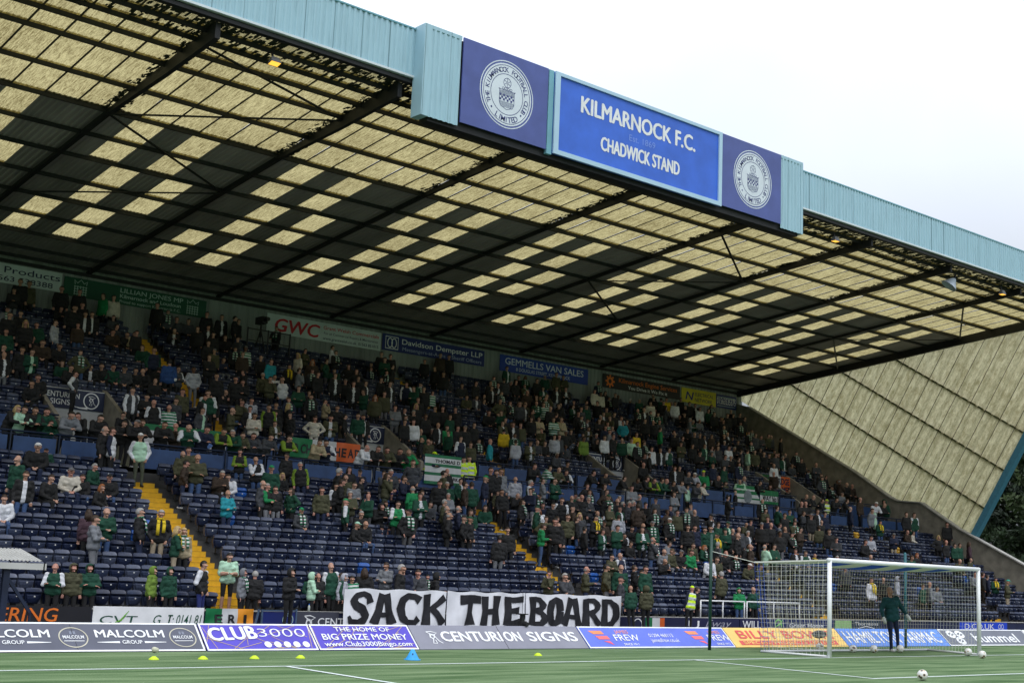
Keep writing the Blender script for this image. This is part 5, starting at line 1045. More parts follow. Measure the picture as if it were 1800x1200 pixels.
PDATA = """L 8 -15.0 17.8 2.71 1.08 s g k x l 0
L 11 -13.72 19.81 3.72 1.1 t k n cw - 0
L 12 -13.12 20.42 4.06 0.77 t g g ck - 1
L 7 -15.05 17.18 2.38 1.0 s k j h O 0
L 8 -14.01 17.98 2.71 1.08 t k k h r 0
L 9 -13.04 18.59 3.05 1.03 t e n cy - 0
L 9 -12.72 18.59 3.05 0.91 t k j h - 0
L 10 -12.11 19.2 3.39 0.96 t g n g r 0
L 8 -12.37 17.98 2.71 0.95 t k k R r 0
L 9 -11.81 18.59 3.05 0.96 t k j ck - 0
L 4 -13.25 15.35 1.37 1.03 p g j x - 0
L 4 -13.67 15.35 1.37 0.98 s r k L b 0
L 3 -13.72 14.74 1.03 1.08 c y y h r 0
L 4 -12.07 15.35 1.37 1.06 s k n g rS 0
L 4 -11.6 15.35 1.37 1.05 h k t g Y 0
L 6 -15.64 16.75 2.04 1.03 t w j h - 0
P -1 -13.84 22.25 4.8 1.1 l k k B r 0
P -1 -13.58 22.25 4.8 1.1 l m k d - 0
P -1 -13.1 22.25 4.8 1.1 l k k h - 0
P -1 -12.7 22.25 4.8 1.1 l g k d - 0
P -1 -12.54 22.25 4.8 0.86 l g k h - 1
P -1 -11.96 22.25 4.8 1.1 l y k d - 0
P -1 -11.3 22.25 4.8 1.1 l k k d l 0
P -1 -10.89 22.25 4.8 1.1 l k k d - 0
P -1 -10.01 22.25 4.8 1.02 l k k h - 0
P -1 -9.54 22.25 4.8 1.07 l k k cy - 0
P -1 -9.3 22.25 4.8 1.09 l k k h - 0
P -1 -8.46 22.25 4.8 1.1 l k k d - 0
L 12 -11.38 20.24 4.06 1.1 s k k x r 0
L 12 -11.07 20.24 4.06 1.09 s w k h rN 0
L 12 -10.07 20.24 4.06 1.03 h m o cw V 0
U 5 -11.42 27.61 7.51 1.01 p g k h m 0
U 5 -11.73 27.61 7.51 1.02 s k k h - 0
U 5 -12.3 27.61 7.51 1.03 s k k d - 0
U 8 -10.26 29.63 8.54 1.09 t b k h - 0
U 8 -9.67 29.63 8.54 1.05 t k k h - 0
U 5 -9.8 27.79 7.51 1.05 t k k d - 0
U 3 -10.1 26.39 6.82 0.96 w q k h rV 0
U 6 -8.68 28.4 7.85 0.94 t k k h O 0
U 6 -8.13 28.4 7.85 1.03 t k k h - 0
U 6 -7.77 28.4 7.85 1.04 t g k h - 0
U 6 -7.36 28.4 7.85 1.04 t q k ck - 0
U 6 -6.83 28.4 7.85 1.03 t k k d - 0
U 6 -6.41 28.4 7.85 1.04 t k k x l 0
U 8 -5.66 29.45 8.54 1.02 s n k h N 0
U 7 -5.62 29.01 8.19 0.98 t k w d b 0
U 6 -5.6 28.4 7.85 1.01 t k k h - 0
U 3 -11.35 26.57 6.82 1.05 t k k h - 0
U 2 -11.75 25.95 6.48 1.07 t k k d l 0
U 1 -8.31 25.16 6.14 1.07 s q k h OV 0
U 1 -7.87 25.16 6.14 0.96 p k k d - 0
U 0 -7.69 24.55 5.79 1.01 s k k x W 0
U 0 -8.84 24.73 5.79 0.9 t k k d - 0
U 16 -9.64 34.34 11.28 1.1 s k k d - 0
U 16 -9.25 34.34 11.28 1.1 s o k h - 0
U 16 -7.85 34.34 11.28 1.1 s k k d - 0
U 16 -7.05 34.34 11.28 1.1 s k k d - 0
U 16 -5.97 34.34 11.28 1.1 s G k h l 0
U 16 -5.48 34.34 11.28 1.1 s e k h - 0
U 16 -3.39 34.34 11.28 1.1 s k k d - 0
U 16 -2.31 34.52 11.28 1.1 t q k h - 0
U 16 -1.73 34.52 11.28 1.1 t q k d - 0
U 16 -0.89 34.34 11.28 1.09 s k k d - 0
U 16 -0.12 34.34 11.28 1.08 s k k h O 0
U 10 -9.36 30.67 9.22 1.05 s Y n h r 0
U 10 -11.3 30.67 9.22 1.05 s k k d - 0
U 11 -10.67 31.28 9.56 0.98 s k k d - 0
U 9 -10.8 30.06 8.88 1.06 s k k B - 0
U 10 -9.99 30.67 9.22 0.93 s g k d - 0
U 13 -8.06 32.51 10.25 1.06 s k k h - 0
U 13 -7.44 32.51 10.25 0.94 s k k h O 0
U 13 -7.11 32.51 10.25 0.97 s k k h O 0
U 14 -7.35 33.12 10.59 1.05 s k k d - 0
U 15 -5.63 33.91 10.93 0.97 t q k h - 0
U 12 -6.3 32.07 9.91 1.01 t b k h - 0
U 12 -5.76 32.07 9.91 1.0 t k k h - 0
U 12 -5.39 32.07 9.91 1.05 t t k h - 0
U 8 -11.66 29.45 8.54 0.94 s g k h - 0
U 9 -10.46 30.24 8.88 0.97 t k k x - 0
U 13 -2.22 32.51 10.25 1.05 s k k h - 0
U 14 -1.39 33.12 10.59 1.0 s k k h O 0
U 14 -0.43 33.3 10.59 1.09 t k k h - 0
U 13 -1.43 32.51 10.25 0.96 s k k d - 0
U 11 -2.27 31.28 9.56 0.99 s k k h - 0
U 0 -7.11 24.55 5.79 0.94 s H k x - 0
U 1 -6.62 25.16 6.14 0.95 s q k h - 0
U 2 -6.06 25.77 6.48 1.03 s o k h - 0
U 6 -5.5 28.22 7.85 1.07 s u k d b 0
U 6 -5.02 28.22 7.85 0.94 c q k h W 0
U 6 -4.35 28.22 7.85 0.98 h Y y d - 0
U 10 -2.26 30.67 9.22 0.94 s o k cy - 0
U 11 -0.93 31.28 9.56 0.93 s k k h S 0
U 11 -0.41 31.28 9.56 1.0 s H k cy - 0
U 10 -0.87 30.67 9.22 0.98 s b k h - 0
U 10 0.05 30.67 9.22 0.95 s k k x - 0
U 9 0.24 30.06 8.88 1.04 s U k h - 0
U 11 2.32 31.28 9.56 1.04 s e k B l 0
U 10 2.74 30.67 9.22 1.06 s b k R - 0
U 14 5.33 33.12 10.59 1.01 s w k h r 0
U 9 1.18 30.06 8.88 0.97 s k k h Y 0
U 8 1.32 29.45 8.54 1.05 f y k h r 0
U 9 2.39 30.06 8.88 0.94 s q k h S 0
U 8 2.33 29.45 8.54 1.03 s k k h - 0
U 8 3.25 29.45 8.54 1.07 s k k d O 0
U 5 -3.54 27.61 7.51 1.05 s k k h - 0
U 5 -2.76 27.61 7.51 1.04 s k k d - 0
U 5 -2.39 27.61 7.51 0.99 p k k h - 0
U 7 -0.74 28.83 8.19 0.94 s o k g - 0
U 6 -0.8 28.22 7.85 1.01 f o k h - 0
U 7 -0.24 28.83 8.19 0.93 s w k h - 0
U 6 -0.1 28.22 7.85 1.06 h w n h N 0
U 2 -5.12 25.77 6.48 0.93 s k k x O 0
U 2 -4.86 25.77 6.48 1.07 s g k h W 0
U 2 -4.67 25.77 6.48 0.94 s k k x - 0
U 5 -3.19 27.79 7.51 0.92 t k k x r 0
U 0 -5.84 24.55 5.79 0.98 s q k h m 0
U 0 -4.51 24.55 5.79 1.06 p o k x r 0
U 2 -3.54 25.77 6.48 0.95 f o j h - 0
U 2 -3.12 25.77 6.48 1.02 s Y y d - 0
U 0 -3.54 24.55 5.79 1.0 p e k d - 0
U 1 -2.5 25.16 6.14 1.07 s k k d A 0
U 2 -1.83 25.77 6.48 0.99 s k k h - 0
U 1 -2.15 25.16 6.14 0.94 s k k d O 0
U 2 -1.31 25.77 6.48 1.0 s k k B r 0
U 1 -1.51 25.16 6.14 0.95 s k k h l 0
U 4 0.55 27.0 7.16 1.0 s k k h S 0
U 4 1.33 27.0 7.16 0.95 f t k d r 0
U 3 1.37 26.39 6.82 0.96 s k k h - 0
U 1 -0.37 25.16 6.14 0.93 w e e L - 0
U 1 0.38 25.16 6.14 1.01 p o j d O 0
U 0 -3.52 24.73 5.79 1.1 t q k ck - 0
U 0 -2.45 24.55 5.79 0.88 p o k h O 0
P -1 -7.83 22.3 4.8 1.0 f b k x - 0
P -1 -7.4 22.25 4.8 1.1 l g k x W 0
P -1 -6.97 22.25 4.8 1.1 l n k d - 0
P -1 -6.21 22.25 4.8 1.1 l k k d A 0
P -1 -5.53 22.25 4.8 1.1 l g k g l 0
P -1 -5.37 22.25 4.8 1.06 l o k h - 0
P -1 -4.86 22.25 4.8 1.07 l q k h - 0
P -1 -4.36 22.25 4.8 1.1 l q k d - 0
P -1 -4.35 22.25 4.8 0.86 l q k h - 1
P -1 -3.38 22.25 4.8 1.1 l k k h A 0
P -1 -2.18 22.25 4.8 1.1 l t k h - 0
P -1 -1.55 22.25 4.8 1.1 l n k d W 0
L 11 -8.85 19.63 3.72 0.94 s o k x - 0
L 11 -8.55 19.63 3.72 1.03 s o k h - 0
L 10 -9.11 19.02 3.39 0.93 h b n d r 0
L 10 -8.64 19.02 3.39 1.06 c o j x - 0
L 12 -6.35 20.24 4.06 0.92 c k j d A 0
L 11 -5.94 19.63 3.72 0.97 f k j x V 0
L 10 -5.82 19.02 3.39 0.98 s g k cG - 0
L 11 -4.91 19.81 3.72 0.93 t k k B - 0
L 12 -4.46 20.24 4.06 0.94 s k k ck - 0
L 11 -4.13 19.63 3.72 0.95 s k n g A 0
L 10 -3.2 19.02 3.39 1.06 s k n g r 0
L 10 -7.67 19.2 3.39 1.08 q b k g - 0
L 10 -7.29 19.2 3.39 0.99 t w j h l 0
L 7 -8.39 17.18 2.38 0.95 c U n x - 0
L 8 -6.74 17.8 2.71 1.02 s q k x r 0
L 8 -6.53 17.8 2.71 0.97 c k y g rG 0
L 8 -6.18 17.8 2.71 0.94 s k y d - 0
L 8 -5.64 17.8 2.71 0.92 w g k L l 0
L 7 -5.48 17.36 2.38 0.97 t q k cG S 0
L 8 -4.44 17.8 2.71 0.99 s o n h - 0
L 9 -3.43 18.41 3.05 0.92 s k k d W 0
L 3 -11.33 14.74 1.03 0.98 c g t B rY 0
L 3 -11.03 14.74 1.03 0.96 s t k B S 0
L 0 -11.31 12.9 0.02 1.01 h k u d rW 0
L 1 -10.19 13.51 0.36 0.97 p m s d T 0
L 0 -10.04 12.9 0.02 0.9 s y k H rS 0
L 0 -9.74 12.9 0.02 0.88 s k k g b 0
L 1 -7.23 13.69 0.36 0.86 t g k H - 1
L 0 -7.67 12.9 0.02 0.88 c m k H r 0
L 0 -7.36 12.9 0.02 0.88 s k k x - 0
L 0 -6.92 12.9 0.02 1.07 s g k x W 0
L 0 -6.81 12.9 0.02 0.9 s g k d - 0
L 0 -6.76 12.9 0.02 0.88 s Y k H r 0
L 0 -15.55 12.9 0.02 0.88 c g k x W 0
L 0 -15.07 12.9 0.02 0.88 s o k H - 0
L 0 -14.55 12.9 0.02 0.88 c g k H - 0
L 0 -12.81 12.9 0.02 0.88 s a k H r 0
L 0 -12.3 12.9 0.02 0.88 s g k H - 0
L 9 -3.33 18.41 3.05 1.02 p k k h r 0
L 10 -2.67 19.02 3.39 0.93 s o k x - 0
L 9 -2.73 18.41 3.05 0.99 p y n d - 0
L 10 -2.02 19.02 3.39 0.93 p k k d r 0
L 10 -0.97 19.02 3.39 1.06 f o o L r 0
L 12 0.26 20.42 4.06 1.1 t q u g - 0
L 12 0.58 20.42 4.06 0.86 t k k h S 1
L 12 1.14 20.24 4.06 1.08 h q k h - 0
L 10 -0.2 19.02 3.39 1.03 f n k h r 0
L 9 -0.09 18.41 3.05 1.0 h G j x b 0
L 7 -3.78 17.18 2.38 0.97 s g k cG rW 0
L 8 -1.97 17.98 2.71 1.03 q k s H - 0
L 9 -1.26 18.59 3.05 0.86 t k k L S 1
L 7 -1.75 17.18 2.38 1.01 c G k d W 0
L 10 -0.14 19.2 3.39 0.97 t n k h r 0
L 6 -1.65 16.57 2.04 1.03 h k q ck S 0
L 6 -3.74 16.75 2.04 0.95 t k j cm r 0
L 6 -3.39 16.75 2.04 0.99 t k j x - 0
L 7 -3.12 17.36 2.38 1.0 t k k g - 0
L 11 2.23 19.63 3.72 1.07 s o k d r 0
L 10 1.51 19.02 3.39 1.0 s k y h - 0
L 10 1.93 19.02 3.39 0.99 s g n g - 0
L 8 0.84 17.8 2.71 0.95 s o k g r 0
L 10 2.83 19.02 3.39 1.03 s b j h r 0
L 10 3.14 19.02 3.39 1.04 s g k h b 0
L 11 4.28 19.63 3.72 1.05 s n j cG r 0
L 12 5.38 20.24 4.06 1.05 s k k h - 0
L 11 4.89 19.63 3.72 0.73 s o k h - 1
L 10 4.83 19.02 3.39 0.95 s k k d - 0
L 7 0.57 17.18 2.38 0.99 s k k x r 0
L 7 1.13 17.18 2.38 1.01 s n k x rm 0
L 6 0.09 16.57 2.04 1.03 h k k x r 0
L 6 0.87 16.57 2.04 0.99 h k k ck r 0
L 6 1.18 16.57 2.04 0.98 h k k cg r 0
L 4 1.52 15.35 1.37 1.0 s k y d b 0
L 5 2.6 15.96 1.7 1.0 s k k h - 0
L 12 5.08 20.24 4.06 1.1 s k k h - 0
L 12 5.61 20.24 4.06 1.1 s y k h - 0
P -1 -0.12 22.25 4.8 1.1 l w k x r 0
P -1 0.59 22.25 4.8 1.1 l k k h - 0
P -1 1.33 22.25 4.8 1.1 l o k d - 0
P -1 1.86 22.25 4.8 1.1 l k k d - 0
P -1 2.42 22.25 4.8 1.1 l G k x - 0
P -1 3.4 22.25 4.8 1.1 l v n cv - 0
P -1 5.22 22.3 4.8 0.96 s v k ck bv 0
P -1 5.61 22.3 4.8 1.0 s v k ck bv 0
U 14 8.25 33.12 10.59 1.06 s k k h - 0
U 14 8.81 33.12 10.59 1.04 s k k d - 0
U 15 11.43 33.73 10.93 0.93 s k k d - 0
U 16 12.89 34.34 11.28 1.07 s b k d - 0
U 16 13.48 34.34 11.28 1.06 s k k d - 0
U 14 7.72 33.3 10.59 0.94 t k k h - 0
U 8 3.81 29.45 8.54 0.95 s k k cy - 0
U 7 3.86 28.83 8.19 1.07 s k k h O 0
U 9 4.92 30.06 8.88 0.94 s k k h - 0
U 6 4.05 28.22 7.85 1.04 p g y h l 0
U 9 6.2 30.06 8.88 1.0 s k k h - 0
U 8 6.31 29.45 8.54 1.07 s k y h O 0
U 6 5.16 28.22 7.85 1.06 s o y h - 0
U 5 4.25 27.61 7.51 1.07 s o k R - 0
U 9 7.7 30.06 8.88 0.98 s n k d V 0
U 8 8.3 29.45 8.54 1.06 s k k d - 0
U 9 9.29 30.06 8.88 0.84 s H k h - 1
U 6 7.09 28.22 7.85 1.03 s k k h - 0
U 5 6.55 27.61 7.51 1.0 s k k B - 0
U 5 7.64 27.61 7.51 1.0 s k k h - 0
U 5 8.09 27.61 7.51 1.03 s k k d - 0
U 3 6.22 26.39 6.82 1.06 s k k h - 0
U 5 8.84 27.61 7.51 1.05 s k k h - 0
U 13 15.87 32.51 10.25 1.02 s q k h b 0
U 11 14.02 31.28 9.56 0.99 s k k h O 0
U 11 13.61 31.46 9.56 0.93 t k y x - 0
U 7 12.01 29.01 8.19 1.09 t k k h - 0
U 7 12.6 29.01 8.19 1.05 t r k h - 0
U 2 1.51 25.77 6.48 0.93 s k k d r 0
U 2 2.19 25.77 6.48 0.99 s g k h - 0
U 2 2.51 25.77 6.48 0.97 s k k h O 0
U 2 4.63 25.77 6.48 0.99 s k k h - 0
U 2 5.1 25.77 6.48 1.02 s w k h - 0
U 2 5.02 25.95 6.48 1.03 t k k x - 0
U 2 5.61 25.95 6.48 1.08 t g k x - 0
U 3 6.68 26.57 6.82 0.94 t q k g - 0
U 2 6.47 25.77 6.48 1.02 s k k x O 0
U 2 6.99 25.77 6.48 0.98 s G j d - 0
U 2 7.6 25.77 6.48 1.01 s k k d - 0
U 2 8.02 25.77 6.48 1.04 s k k cy - 0
U 3 9.04 26.39 6.82 1.0 s k k h - 0
U 0 4.51 24.55 5.79 0.9 s k k x r 0
U 0 5.14 24.55 5.79 0.88 s o k x - 0
U 0 6.83 24.55 5.79 1.06 s n k d W 0
U 0 7.42 24.55 5.79 0.93 s o k h - 0
U 0 8.53 24.55 5.79 1.08 s U k x r 0
U 3 10.87 26.39 6.82 0.94 s Z n d b 0
U 14 23.22 33.12 10.59 1.01 s e k d - 0
U 14 23.73 33.12 10.59 0.95 s e k h - 0
U 14 24.91 33.12 10.59 1.0 s k n cy - 0
U 13 27.24 32.51 10.25 1.04 s e k h - 0
U 15 29.45 33.73 10.93 0.97 s g k h b 0
U 14 30.04 33.12 10.59 1.05 s w y d - 0
U 16 31.9 34.34 11.28 0.96 s k k d - 0
U 15 29.92 33.73 10.93 1.0 s Z k h - 0
U 14 18.77 33.12 10.59 1.05 s k k d - 0
U 16 21.31 34.34 11.28 1.1 s o k h - 0
U 16 18.55 34.52 11.28 1.06 t k k d - 0
U 8 14.4 29.45 8.54 1.06 s q k h - 0
U 8 14.74 29.45 8.54 1.01 s k k h O 0
U 9 16.6 30.06 8.88 1.0 s H k h - 0
U 8 16.54 29.45 8.54 1.05 s k k x - 0
U 10 18.33 30.67 9.22 0.93 s k k h - 0
U 8 18.55 29.45 8.54 1.02 s k k h - 0
U 9 19.3 30.06 8.88 1.04 s q k h - 0
U 11 20.84 31.28 9.56 0.99 s q k h - 0
U 6 14.67 28.22 7.85 0.97 c t k h - 0
U 6 15.66 28.22 7.85 1.02 c H k h - 0
U 6 16.19 28.22 7.85 1.06 f t k h - 0
U 6 14.16 28.22 7.85 0.93 s k k h - 0
U 4 12.41 27.0 7.16 1.02 s o j h - 0
U 4 11.95 27.0 7.16 1.01 s k k h O 0
U 10 21.82 30.67 9.22 1.01 s o k h - 0
U 9 21.83 30.06 8.88 1.03 s k k h - 0
U 10 23.08 30.85 9.22 1.09 t w k h - 0
U 8 21.9 29.45 8.54 0.93 h U k d - 0
U 8 22.2 29.45 8.54 0.99 s k k h - 0
U 9 24.27 30.06 8.88 0.97 s k k h - 0
U 9 24.94 30.06 8.88 0.96 s k k x - 0
U 9 25.45 30.06 8.88 1.01 s q k h - 0
U 7 24.2 28.83 8.19 1.06 s G k h r 0
U 7 25.41 28.83 8.19 0.95 s k k x - 0
U 6 25.38 28.22 7.85 1.01 s k k h - 0
U 6 17.0 28.4 7.85 0.99 t k k h - 0
U 7 20.12 28.83 8.19 0.98 s H k d - 0
U 3 16.09 26.39 6.82 1.03 s a k d - 0
U 6 18.8 28.4 7.85 0.97 t q k g - 0
U 3 14.42 26.39 6.82 0.99 s q k h - 0
U 3 14.1 26.39 6.82 0.96 s Y k h - 0
U 4 18.13 27.0 7.16 0.99 s w k h - 0
U 4 18.75 27.0 7.16 1.07 s k k h - 0
U 4 19.39 27.0 7.16 0.98 s g k x - 0
U 4 20.1 27.0 7.16 1.02 h m k h - 0
U 3 19.91 26.39 6.82 1.08 s k k h S 0
U 4 21.05 27.0 7.16 0.98 s k k h S 0
U 3 20.99 26.39 6.82 0.99 s w k h - 0
U 3 21.65 26.39 6.82 0.99 s k n h O 0
U 3 22.32 26.39 6.82 1.03 s g n h W 0
U 5 21.08 27.61 7.51 1.07 s Z k h - 0
U 1 10.57 25.16 6.14 0.98 s Y j h b 0
U 3 13.08 26.57 6.82 1.01 t q k x - 0
U 3 13.58 26.57 6.82 1.01 t k k h - 0
U 3 14.0 26.57 6.82 0.92 t q k h - 0
U 2 12.06 25.95 6.48 0.92 t k k h - 0
U 4 16.32 27.18 7.16 0.96 t k k h r 0
U 5 18.29 27.79 7.51 0.94 t k k h - 0
U 4 18.5 27.18 7.16 1.09 t k k x - 0
U 3 15.0 26.57 6.82 0.96 t q k h - 0
U 5 19.63 27.79 7.51 1.0 t o k h - 0
U 1 13.25 25.34 6.14 1.05 t q k g - 0
P -1 9.03 22.25 4.8 1.1 l k k h - 0
P -1 9.76 22.25 4.8 1.1 l H k d r 0
P -1 10.44 22.25 4.8 1.07 l o k x - 0
P -1 11.0 22.25 4.8 1.02 l k k h W 0
P -1 12.48 22.25 4.8 1.1 l k k d r 0
P -1 13.35 22.25 4.8 1.08 l k k d - 0
P -1 14.48 22.25 4.8 1.03 l k k h r 0
P -1 15.5 22.25 4.8 1.01 l k k h - 0
P -1 15.99 22.25 4.8 1.1 l k k h r 0
P -1 16.61 22.25 4.8 1.07 l k k h A 0
P -1 17.34 22.25 4.8 1.1 l g k x r 0
P -1 17.0 22.25 4.8 1.1 l g k h r 0
P -1 17.95 22.25 4.8 1.05 l k k h - 0
P -1 18.49 22.25 4.8 1.08 l y k h - 0
U 0 13.4 24.73 5.79 0.96 t k k h - 0
U 1 19.22 25.34 6.14 1.07 t k k x - 0
U 0 20.78 24.55 5.79 0.96 s k k h O 0
U 0 21.14 24.55 5.79 0.98 s k k h - 0
U 3 20.58 26.57 6.82 1.02 t k k h - 0
L 12 6.38 20.24 4.06 0.94 s Y o x - 0
L 11 6.7 19.63 3.72 1.07 p g j g rW 0
L 12 7.34 20.24 4.06 0.72 s k k h S 1
L 12 8.02 20.24 4.06 0.97 c y k h r 0
L 12 8.63 20.24 4.06 1.0 c g k h - 0
L 9 5.21 18.41 3.05 0.92 s k k L rS 0
L 8 5.39 17.8 2.71 0.97 s g k cg rS 0
L 8 5.68 17.8 2.71 0.93 s w k R - 0
L 9 6.76 18.41 3.05 0.91 s k k d - 0
L 9 7.2 18.41 3.05 1.05 s k k h W 0
L 10 8.55 19.02 3.39 0.95 c k k x - 0
L 10 9.04 19.02 3.39 0.99 s k k x - 0
L 10 9.46 19.02 3.39 0.96 c q k g - 0
L 11 8.73 19.81 3.72 0.71 t w k h - 1
L 10 10.62 19.02 3.39 1.05 s k k cg S 0
L 10 11.12 19.02 3.39 0.98 s k k x - 0
L 10 11.47 19.02 3.39 0.92 s k k g r 0
L 10 11.77 19.02 3.39 0.94 s q k g - 0
L 10 12.06 19.02 3.39 0.97 s q k g r 0
L 11 13.16 19.63 3.72 0.98 h q k x r 0
L 9 11.76 18.41 3.05 1.07 h b n h b 0
L 6 4.63 16.57 2.04 0.95 p G j h r 0
L 6 5.2 16.57 2.04 1.09 s k k d - 0
L 6 5.58 16.57 2.04 0.98 h k k x - 0
L 7 6.57 17.18 2.38 1.02 h o k h - 0
L 7 7.07 17.18 2.38 0.98 s k j h r 0
L 7 7.35 17.18 2.38 1.08 s q k B - 0
L 7 7.91 17.18 2.38 1.05 c k k d Y 0
L 10 10.43 19.2 3.39 0.88 t n k h rW 0
L 10 10.75 19.2 3.39 0.74 t g k h - 1
L 8 9.97 17.8 2.71 0.94 s Y k h br 0
L 7 9.9 17.36 2.38 0.93 t k k d W 0
L 8 10.88 17.98 2.71 0.92 t k k d - 0
L 7 10.89 17.18 2.38 0.95 h k k x - 0
L 7 11.49 17.18 2.38 1.02 s g k cy S 0
L 8 13.15 17.8 2.71 0.96 s k k cw S 0
L 9 14.3 18.41 3.05 1.01 s o n d - 0
L 5 10.02 15.96 1.7 1.0 f q j x r 0
L 6 11.17 16.75 2.04 0.88 t k k bn S 0
L 5 10.95 16.14 1.7 0.99 t y y x - 0
L 5 11.35 16.14 1.7 1.02 t o k cb - 0
L 5 11.99 16.14 1.7 0.99 t k k cy - 0
L 3 6.61 14.74 1.03 0.93 c o k d - 0
L 3 7.26 14.74 1.03 0.97 h n k x W 0
L 1 5.23 13.51 0.36 1.09 h o y d r 0
L 1 5.78 13.51 0.36 1.09 s g k x - 0
L 0 5.32 12.9 0.02 1.04 s q k ck r 0
L 2 7.35 14.12 0.69 0.91 s k k h r 0
L 2 7.57 14.3 0.69 0.93 t y k x - 0
L 3 8.41 14.92 1.03 0.82 t U k h - 1
L 1 7.3 13.51 0.36 1.1 s g k d - 0
L 1 4.22 13.51 0.36 1.03 p o n x r 0
L 0 2.64 12.9 0.02 1.06 f q k g - 0
L 1 2.31 13.51 0.36 0.9 f o k h l 0
L 4 10.36 15.53 1.37 0.96 q k j x - 0
L 1 2.35 13.69 0.36 0.69 t k k x - 1
T -1 4.69 11.7 0.0 0.88 s g k x b 0
T -1 5.39 11.7 0.0 0.88 s o k H b 0
R 0 21.64 24.6 5.5 1.1 l q k x - 0
R 0 22.15 24.6 5.5 1.1 l Y k cw - 0
R 0 23.03 24.6 5.5 1.1 s G k cv - 0
R 0 23.9 24.6 5.5 1.1 l k k x - 0
R 0 25.99 24.6 5.5 1.06 l m k x l 0
R 0 27.29 24.6 5.5 1.1 l k k d - 0
R 0 26.34 24.6 5.5 1.08 s y k x r 0
P -1 19.27 22.3 4.8 0.88 s m k h r 0
P -1 19.7 22.25 4.8 1.09 l q k h - 0
P -1 20.01 22.25 4.8 1.1 l e k h r 0
P -1 22.85 22.3 4.8 0.88 s k k x r 0
P -1 28.28 22.25 4.8 1.1 l k k x - 0
P -1 28.81 22.25 4.8 1.1 l k k x r 0
P -1 29.59 22.25 4.8 1.01 l k k h r 0
P -1 30.45 22.3 4.8 0.91 s v k cv - 0
P -1 30.97 22.25 4.8 1.1 l k k h - 0
P -1 31.78 22.25 4.8 1.1 l k k h r 0
L 12 25.55 20.24 4.06 1.08 c k k x - 0
L 12 25.89 20.24 4.06 1.09 s k k x - 0
L 12 29.69 20.24 4.06 1.08 s n k x r 0
L 11 26.04 19.63 3.72 1.07 s k k h O 0
L 11 26.66 19.63 3.72 1.01 s n k h - 0
L 10 24.71 19.02 3.39 1.08 s k t cy - 0
L 10 25.55 19.02 3.39 0.92 s k k x - 0
L 9 24.52 18.41 3.05 0.93 s o j h br 0
L 9 25.33 18.59 3.05 0.96 t v k h r 0
L 10 23.4 19.02 3.39 0.92 c g k h r 0
L 9 14.89 18.41 3.05 1.09 s k k h S 0
L 9 15.43 18.41 3.05 1.06 s k k x - 0
L 9 19.32 18.41 3.05 0.92 s k k h - 0
L 8 19.35 17.8 2.71 1.05 s k k cy - 0
L 8 20.04 17.8 2.71 1.07 s k k x - 0
L 9 21.41 18.41 3.05 0.91 p y k h r 0
L 7 14.06 17.18 2.38 1.01 s n k d - 0
L 7 14.84 17.18 2.38 0.97 s g k h - 0
L 7 15.12 17.18 2.38 1.03 s g k d - 0
L 7 13.57 17.18 2.38 1.0 s k k h - 0
L 8 16.33 17.8 2.71 0.96 s g k h - 0
L 8 16.98 17.8 2.71 0.99 s g k cg m 0
L 7 16.58 17.18 2.38 1.0 s k k x - 0
L 7 17.0 17.18 2.38 1.05 s q k x - 0
L 6 16.17 16.57 2.04 1.07 s k k x r 0
L 6 14.79 16.57 2.04 1.03 s g k cg Y 0
L 7 16.07 17.18 2.38 0.98 p g k d - 0
L 5 16.42 15.96 1.7 1.0 s b k x r 0
L 5 17.29 15.96 1.7 1.02 f m k x r 0
L 5 17.95 15.96 1.7 1.05 c g k d - 0
L 7 19.92 17.18 2.38 1.04 h k y d - 0
L 6 13.41 16.75 2.04 1.0 t o k h - 0
L 5 12.49 16.14 1.7 1.03 t G k h - 0
L 6 14.02 16.75 2.04 0.96 t g k R rS 0
L 4 13.04 15.53 1.37 1.08 t w k h - 0
L 5 14.66 16.14 1.7 1.08 t k k x - 0
L 6 15.76 16.75 2.04 0.89 t k k H r 0
L 6 17.04 16.75 2.04 1.09 t k k h S 0
L 5 15.44 16.14 1.7 0.94 t k k x S 0
L 4 15.48 15.53 1.37 0.94 t o k cw - 0
L 4 15.8 15.53 1.37 1.01 t k k ck - 0
L 4 16.24 15.53 1.37 0.94 t o k h - 0
L 4 13.46 15.53 1.37 1.1 t o k h - 0
L 1 11.52 13.51 0.36 1.05 s o k g b 0
L 6 20.53 16.75 2.04 0.88 t k k R - 0
L 6 21.16 16.75 2.04 1.0 t g k h W 0
L 6 21.83 16.75 2.04 0.92 t k k x Y 0
T -1 7.6 11.7 0.0 0.92 s v k cv b 0
L 0 9.43 12.9 0.02 0.88 s k k h r 0
L 0 11.94 12.9 0.02 0.89 c G j H - 0
L 0 12.87 12.9 0.02 0.93 s g k x - 0
L 3 21.48 14.74 1.03 0.97 s q k x - 0
L 1 21.68 13.51 0.36 1.09 s w k h Y 0
L 2 23.52 14.12 0.69 0.92 s k k x - 0
L 2 24.62 14.12 0.69 0.95 s Y k H r 0
L 1 25.76 13.51 0.36 0.99 s g k h - 0
L 1 26.34 13.51 0.36 1.05 s y k x r 0
L 2 28.14 14.3 0.69 1.0 t y k h - 0
L 3 33.18 14.74 1.03 1.02 s k k h r 0
L 3 33.6 14.74 1.03 0.95 s n k h r 0
L 3 34.38 14.74 1.03 0.9 p g n d Y 0
L 2 34.42 14.12 0.69 1.04 p o t cU - 0
L 6 38.64 16.75 2.04 0.89 t k k H - 0
L 6 39.54 16.75 2.04 0.9 t k k h - 0
L 7 40.97 17.36 2.38 0.93 t n k cy l 0
L 7 39.11 17.36 2.38 1.07 t n n h - 0
L 6 29.8 16.75 2.04 1.1 t g k h - 0
L 7 31.22 17.36 2.38 0.96 t k k R - 0
